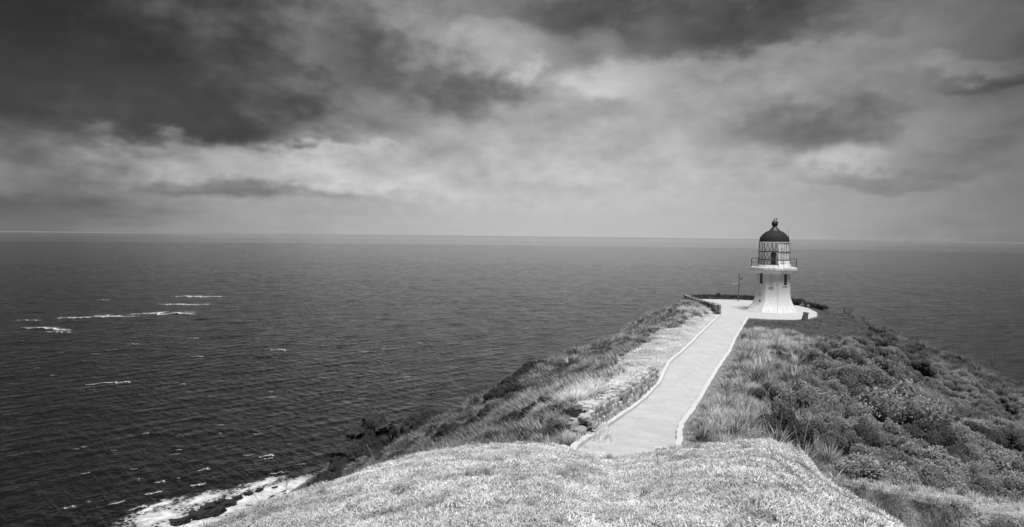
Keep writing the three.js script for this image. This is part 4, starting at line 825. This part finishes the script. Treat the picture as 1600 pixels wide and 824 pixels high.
// dark scrub along the outer edge of the left flank: each stretch is one low spreading bush
{
  const r = rng(111);
  const darkScrub = shrubMat.clone(); darkScrub.color.setRGB(0.075, 0.075, 0.075);
  const bush = (label, pts, n, w, s, tone = 0) => {
    const c = new THREE.CatmullRomCurve3(pts.map(([x, d]) => new THREE.Vector3(x, 0, -d))), m = c.getPoint(0.5), base = ground(m.x, m.z);
    const o = thing('scrub_bush', label, 'bush', [m.x, base, m.z]);
    for (let i = 0; i < n; i++) {
      const p = c.getPoint((i + 0.5) / n), x = p.x + (r() - 0.5) * w, z = p.z + (r() - 0.5) * w, f = mesh('foliage', shrubKinds[i % 5].foliage, tone ? shrubTones[tone - 1] : darkScrub, o), k = s * (0.75 + 0.5 * r());
      f.position.set(x - m.x, ground(x, z) - base - 0.02 * k, z - m.z); f.quaternion.setFromUnitVectors(up, slopeAt(x, z, 0.8)).multiply(new THREE.Quaternion().setFromAxisAngle(up, r() * 6.28)); f.scale.set(k, k * 0.95, k);
    }
  };
  bush('long dark bush trailing down the sea skyline in the middle of the left flank', [[2.0, 48.5], [1.2, 46], [0.2, 43], [-0.6, 40.6]], 16, 0.8, 0.75);
  bush('dark bush on the left skyline below the long trailing one', [[-1.2, 38.6], [-2.2, 36.4], [-3.2, 36.6]], 8, 0.7, 0.65);
  bush('dark bush at the low end of the left flank beside the notch', [[-3.4, 38.6], [-4.6, 40]], 6, 0.8, 0.7);
  bush('large dark rounded bush filling the notch behind the knoll', [[-5.8, 45], [-7.4, 46]], 11, 1.5, 1.0);
  bush('dark bush crowning the rocky spur beyond the knoll', [[-9.3, 52], [-10.2, 52.4]], 5, 0.7, 0.6);
  bush('dark bush trailing down the seaward side of the rocky spur', [[-11.4, 51], [-12.6, 50]], 4, 0.7, 0.5);
  bush('dark bush left of the boulders at the wall end', [[1.1, 21.6], [0.7, 22.6]], 4, 0.5, 0.5);
  bush('dark bush in a hollow on the left slope just above the knoll', [[0.3, 26.5], [0.9, 27.4]], 6, 0.8, 0.6);
  bush('small dark bush among pale grass behind the middle of the wall', [[4.2, 33], [4.5, 33.6]], 3, 0.3, 0.4, 1);
  bush('dark tuft hanging over the far end of the retaining wall', [[6.9, 33], [7.1, 33.6]], 4, 0.2, 0.34);
  bush('dark low bush on the upper left skyline where the slope flattens', [[9.4, 57.6], [11.6, 60]], 7, 0.6, 0.55, 1);
  bush('low dark bush on the left skyline right of the long trailing one', [[3.2, 50], [4.8, 51.5]], 6, 0.6, 0.55, 1);
  bush('dark scrub on the skyline where the curved wall sinks into the slope', [[34.6, 70.2], [35.3, 68.4], [36.2, 67.4]], 7, 0.7, 0.5, 2);
  bush('dark bush at the right foot of the lighthouse against the curved wall', [[33.2, 75.2], [33.6, 74.2]], 4, 0.5, 0.75);
  bush('small dark bush topping the corner of the forecourt wall at far left', [[21.8, 79.9], [22.2, 80.2]], 3, 0.3, 0.35);
  const crag = (label, pts, n, size, tones) => {
    const c = new THREE.CatmullRomCurve3(pts.map(([x, d]) => new THREE.Vector3(x, 0, -d))), m0 = c.getPoint(0.5), base = ground(m0.x, m0.z), o = thing('rock_outcrop', label, 'rock', [m0.x, base, m0.z]);
    for (let i = 0; i < n; i++) {
      const p = c.getPoint((i + 0.5) / n), x = p.x + (r() - 0.5) * 1.2, z = p.z + (r() - 0.5) * 1.2, m = mesh('slab', stoneGeo(800 + i, size * (0.6 + r() * 0.5), size * (0.45 + 0.25 * r()), size * (0.8 + 0.6 * r()), 0.34, 6), grey(tones[i % tones.length], 0.95), o);
      m.position.set(x - m0.x, ground(x, z) - base + size * 0.02, z - m0.z); m.quaternion.setFromUnitVectors(up, slopeAt(x, z, 0.8)).multiply(new THREE.Quaternion().setFromEuler(new THREE.Euler(0.2 * (r() - 0.5), 0.9 + r() * 0.6, 0.4 * (r() - 0.5))));
    }
  };
  crag('dark jagged rock edge of the spur dropping to the sea beyond the knoll', [[-9.4, 52.2], [-11.2, 51.8], [-12.6, 51], [-14, 49.6]], 12, 1.25, [0.035, 0.05, 0.028]);
  crag('streaked grey rock face on the landward side of the spur', [[-8.6, 50], [-9.8, 48.6], [-11, 47]], 8, 1.0, [0.11, 0.07, 0.09]);
  crag('dark rock knob on the lower left skyline above the notch', [[-6.2, 46.6], [-7.2, 46.8]], 4, 1.1, [0.03, 0.045]);
}

// ------------------------------------------------------------------ sea rocks, surf and whitecaps, the far island
const foamTex = (seed, f) => { const t = texture(512, 512, f, null, false); t.wrapS = t.wrapT = THREE.ClampToEdgeWrapping; return t; };
{
  const rockG = [0, 1, 2].map((k) => stoneGeo(700 + k, 1, 1, 1, 0.34, 8));
  const rocks = [[-179, 364, 13, 6, 10, 'black rock lowest in the line of surf rocks'], [-178, 372, 11, 7, 9, 'largest black rock in the middle of the surf line'], [-172, 369, 13, 6, 10, 'broad black rock on the shore side of the largest one'], [-175, 381, 8, 6, 6, 'jagged black rock on the seaward side of the largest one'], [-170, 380, 10, 5, 8, 'black rock just above the broad shoreward one'], [-168, 389, 7, 4.5, 6, 'black rock two above the largest, beside the white water'], [-164, 396, 6, 4, 5, 'black rock near the top of the surf line'], [-160, 402, 6, 3.6, 4.4, 'pointed black rock topping the line of surf rocks'], [-186, 356, 12, 5, 9, 'black rock at the foot of the surf line against the grass'], [-152, 408, 4.4, 1.6, 2.6, 'lone tiny rock in the middle of the white water'], [-148, 392, 6, 2, 4, 'low rock right of the surf line near the grass edge'], [-142, 396, 5, 2, 3.4, 'low rock in the surf farthest right'], [-157, 380, 4.4, 1.6, 3, 'small rock awash below the right-hand rocks'], [-152, 385, 3.8, 1.4, 2.8, 'tiny rock awash between the right-hand rocks'], [-144, 402, 3.6, 1.2, 2.4, 'tiny rock above the farthest right rock']];
  rocks.forEach(([x, d, w, h, t, label], i) => { const m = mesh('sea_rock', rockG[i % 3], rockMats[2], null); m.position.set(x, h * 0.12 + 0.4, -d); m.scale.set(w * 0.72, h * 0.85, t * 0.72); m.rotation.y = 0.65 + (i % 4) * 0.25; tag(m, label, 'rock'); });
  // white water round the rocks: a sheet of foam lying on the sea
  const cx = -165, cz = -386, S = 170, N = 70, pos = [], uv = [], idx = [];
  for (let j = 0; j <= N; j++) for (let i = 0; i <= N; i++) { const x = cx + (i / N - 0.5) * S, z = cz + (j / N - 0.5) * S; pos.push(x, Math.max(0, swell(x, z)) * 0.6 + 0.75, z); uv.push(i / N, j / N); }
  for (let j = 0; j < N; j++) for (let i = 0; i < N; i++) { const a = j * (N + 1) + i, b = a + 1, c = a + N + 1, e = c + 1; idx.push(a, c, b, b, c, e); }
  const blobs = [[-182, 356, 26, 20], [-173, 376, 27, 18], [-163, 391, 24, 16], [-151, 404, 22, 14], [-139, 416, 20, 11], [-203, 364, 20, 15], [-191, 388, 18, 8], [-166, 412, 20, 6], [-170, 350, 26, 18], [-150, 383, 26, 16], [-136, 398, 22, 14], [-212, 378, 16, 5]];
  const alpha = foamTex(1, (u, v) => {
    const x = cx + (u - 0.5) * S, d = -(cz + (v - 0.5) * S); let m = 0;
    const wx = 5 * fbm(x * 0.06, d * 0.06, 4), wd = 5 * fbm(x * 0.06 + 20, d * 0.06, 4);
    for (const [bx, bd, a, b] of blobs) { const c = 0.56, s = 0.83, ex = x + wx - bx, ed = d + wd - bd, p = (ex * c + ed * s) / a, q = (-ex * s + ed * c) / b; m = Math.max(m, 1.32 - Math.sqrt(p * p + q * q)); }
    const lace = 1 - Math.abs(fbm(x * 0.16, d * 0.16, 5)) * 2.6;
    return (0.7 + 0.35 * fbm(x * 0.12 + 50, d * 0.12, 4)) * clamp((m - 0.3) * 1.5 + (lace - 0.4) * 0.75 * clamp(m * 2 + 0.45, 0, 1) * (m < 0.7 ? 1 : 0.2), 0, 1) * clamp(m * 3 + 0.6, 0, 1);
  });
  const foamMat = (a) => new THREE.MeshStandardMaterial({ color: new THREE.Color().setRGB(0.8, 0.8, 0.8), roughness: 0.9, alphaMap: a, transparent: true });
  const surf = mesh('surf_foam', geo(pos, idx, { uv }), foamMat(alpha)); surf.userData.kind = 'stuff'; surf.userData.label = 'white churned water round the black rocks'; surf.castShadow = false;
  // whitecaps and breaking crests: x, d, length, breadth, turn
  const caps = [[-795, 1655, 118, 60, 0.12], [-850, 1665, 70, 44, 0.1], [-745, 1490, 125, 52, 0.02], [-790, 1470, 60, 28, 0.05], [-705, 1290, 150, 88, -0.1], [-800, 1265, 70, 44, 0.05], [-850, 1225, 60, 36, 0], [-780, 1240, 120, 40, 0.08], [-790, 1080, 120, 34, -0.2], [-740, 1050, 60, 16, -0.2], [-830, 1000, 50, 26, 0.6], [-432, 700, 30, 12, 0.4], [-446, 692, 34, 6, 0.5], [-332, 912, 34, 14, -0.1], [-62, 571, 16, 7, 0], [-58, 569, 9, 4, 0.3], [-262, 376, 9, 4, 0.4], [-181, 468, 15, 6, 0.6], [-178, 462, 10, 4, 0.5], [-195, 470, 8, 2, 0.2], [-214, 440, 11, 5, 0.7], [-232, 418, 8, 4, 0.5], [-205, 412, 12, 6, 0.6], [-250, 545, 8, 2.5, 0.1], [-300, 520, 7, 2.5, 0.2], [-330, 480, 6, 2, 0.2], [-150, 640, 10, 2, 0.1], [-208, 520, 8, 2, 0.1], [-240, 640, 10, 3, 0], [-120, 740, 12, 3, 0], [-560, 940, 24, 5, 0.1], [-500, 1000, 22, 5, 0.1], [-420, 850, 22, 4, 0.15], [-210, 900, 18, 4, 0], [-140, 980, 16, 4, 0], [-100, 620, 9, 3, 0.2], [-300, 640, 12, 2, 0.2], [-250, 470, 8, 2, 0.4], [-290, 430, 7, 2, 0.4], [-226, 398, 13, 6, 0.7], [-240, 384, 9, 5, 0.6], [-222, 376, 12, 7, 0.5], [-160, 436, 14, 3, 0.4], [-150, 452, 9, 2, 0.3], [-900, 1180, 60, 14, 0], [-1000, 1560, 40, 8, 0]];
  const sp = [], su = [], si = [];
  const put = (x, d, len, br, turn) => { const c = Math.cos(turn), s = Math.sin(turn), n = 24, k = sp.length / 3, tu = 0.25 * n2(x, d), flip = n2(d, x) > 0; for (let i = 0; i <= n; i++) for (let j = 0; j <= 3; j++) { const a = (i / n - 0.5) * len, b = (j / 3 - 0.5) * br, px = x + a * c - b * s, pd = d + a * s + b * c + br * (br > 25 ? 0.3 : 0.6) * n2(px * 4 / len, d); sp.push(px, swell(px, -pd) + 0.22, -pd); su.push(flip ? 1 - i / n : i / n, j / 3 + tu); } for (let i = 0; i < n; i++) for (let j = 0; j < 3; j++) { const a = k + i * 4 + j; si.push(a, a + 4, a + 1, a + 1, a + 4, a + 5); } };
  caps.forEach((c) => put(...c));
  const r = rng(121);
  for (let i = 0; i < 45; i++) { const a = (-40 + r() * 62) * D2R, q = 380 + 1100 * r() * r(); put(Math.sin(a) * q, Math.cos(a) * q, (3 + 7 * r()) * q / 600, 1.2 + 1.6 * r(), (r() - 0.4) * 0.6); }
  const streak = foamTex(2, (u, v) => {
    const a = 1 - Math.abs(u - 0.5) * 2, crest = 0.42 + 0.1 * fbm(u * 3, 4, 3), t = v - crest, w = 0.17 * Math.pow(u, 1.2) * smoothstep(1 - u, 0, 0.12) * (0.7 + 0.9 * fbm(u * 7, 9, 4));
    const line = Math.exp(-((t / Math.max(w, 0.01)) ** 2)) * smoothstep(a, 0, 0.35) * clamp(0.9 + 1.6 * fbm(u * 11, v * 5 + 3, 4), 0, 1), trail = t > 0 ? 0.95 * Math.exp(-t * 4) * clamp(1.2 - Math.abs(fbm(u * 9, v * 4, 4)) * 4, 0, 1) * smoothstep(a, 0.05, 0.6) * smoothstep(1 - v, 0, 0.2) : 0;
    return clamp(Math.max(line * 1.15, trail) - 0.04, 0, 1);
  });
  const w = mesh('whitecaps', geo(sp, si, { uv: su }), foamMat(streak)); w.userData.kind = 'stuff'; w.userData.label = 'scattered breaking crests on the open sea'; w.castShadow = false;
}
{
  const pos = [], idx = [], N = 40, M = 12;
  for (let i = 0; i <= N; i++) for (let j = 0; j <= M; j++) { const u = i / N, v = j / M, h = 120 * Math.pow(Math.sin(u * Math.PI), 0.7) * (0.6 + 0.5 * n2(u * 4, 2)) * Math.sin(v * Math.PI); pos.push(9300 + (u - 0.5) * 760, Math.max(-5, h + 8 * fbm(u * 20, v * 6, 3)), -41000 + (v - 0.5) * 700); }
  for (let i = 0; i < N; i++) for (let j = 0; j < M; j++) { const a = i * (M + 1) + j, b = a + 1, c = a + M + 1, e = c + 1; idx.push(a, b, c, b, e, c); }
  struct('island', geo(pos, idx), grey(0.3));
}
renderer.render(scene, camera);
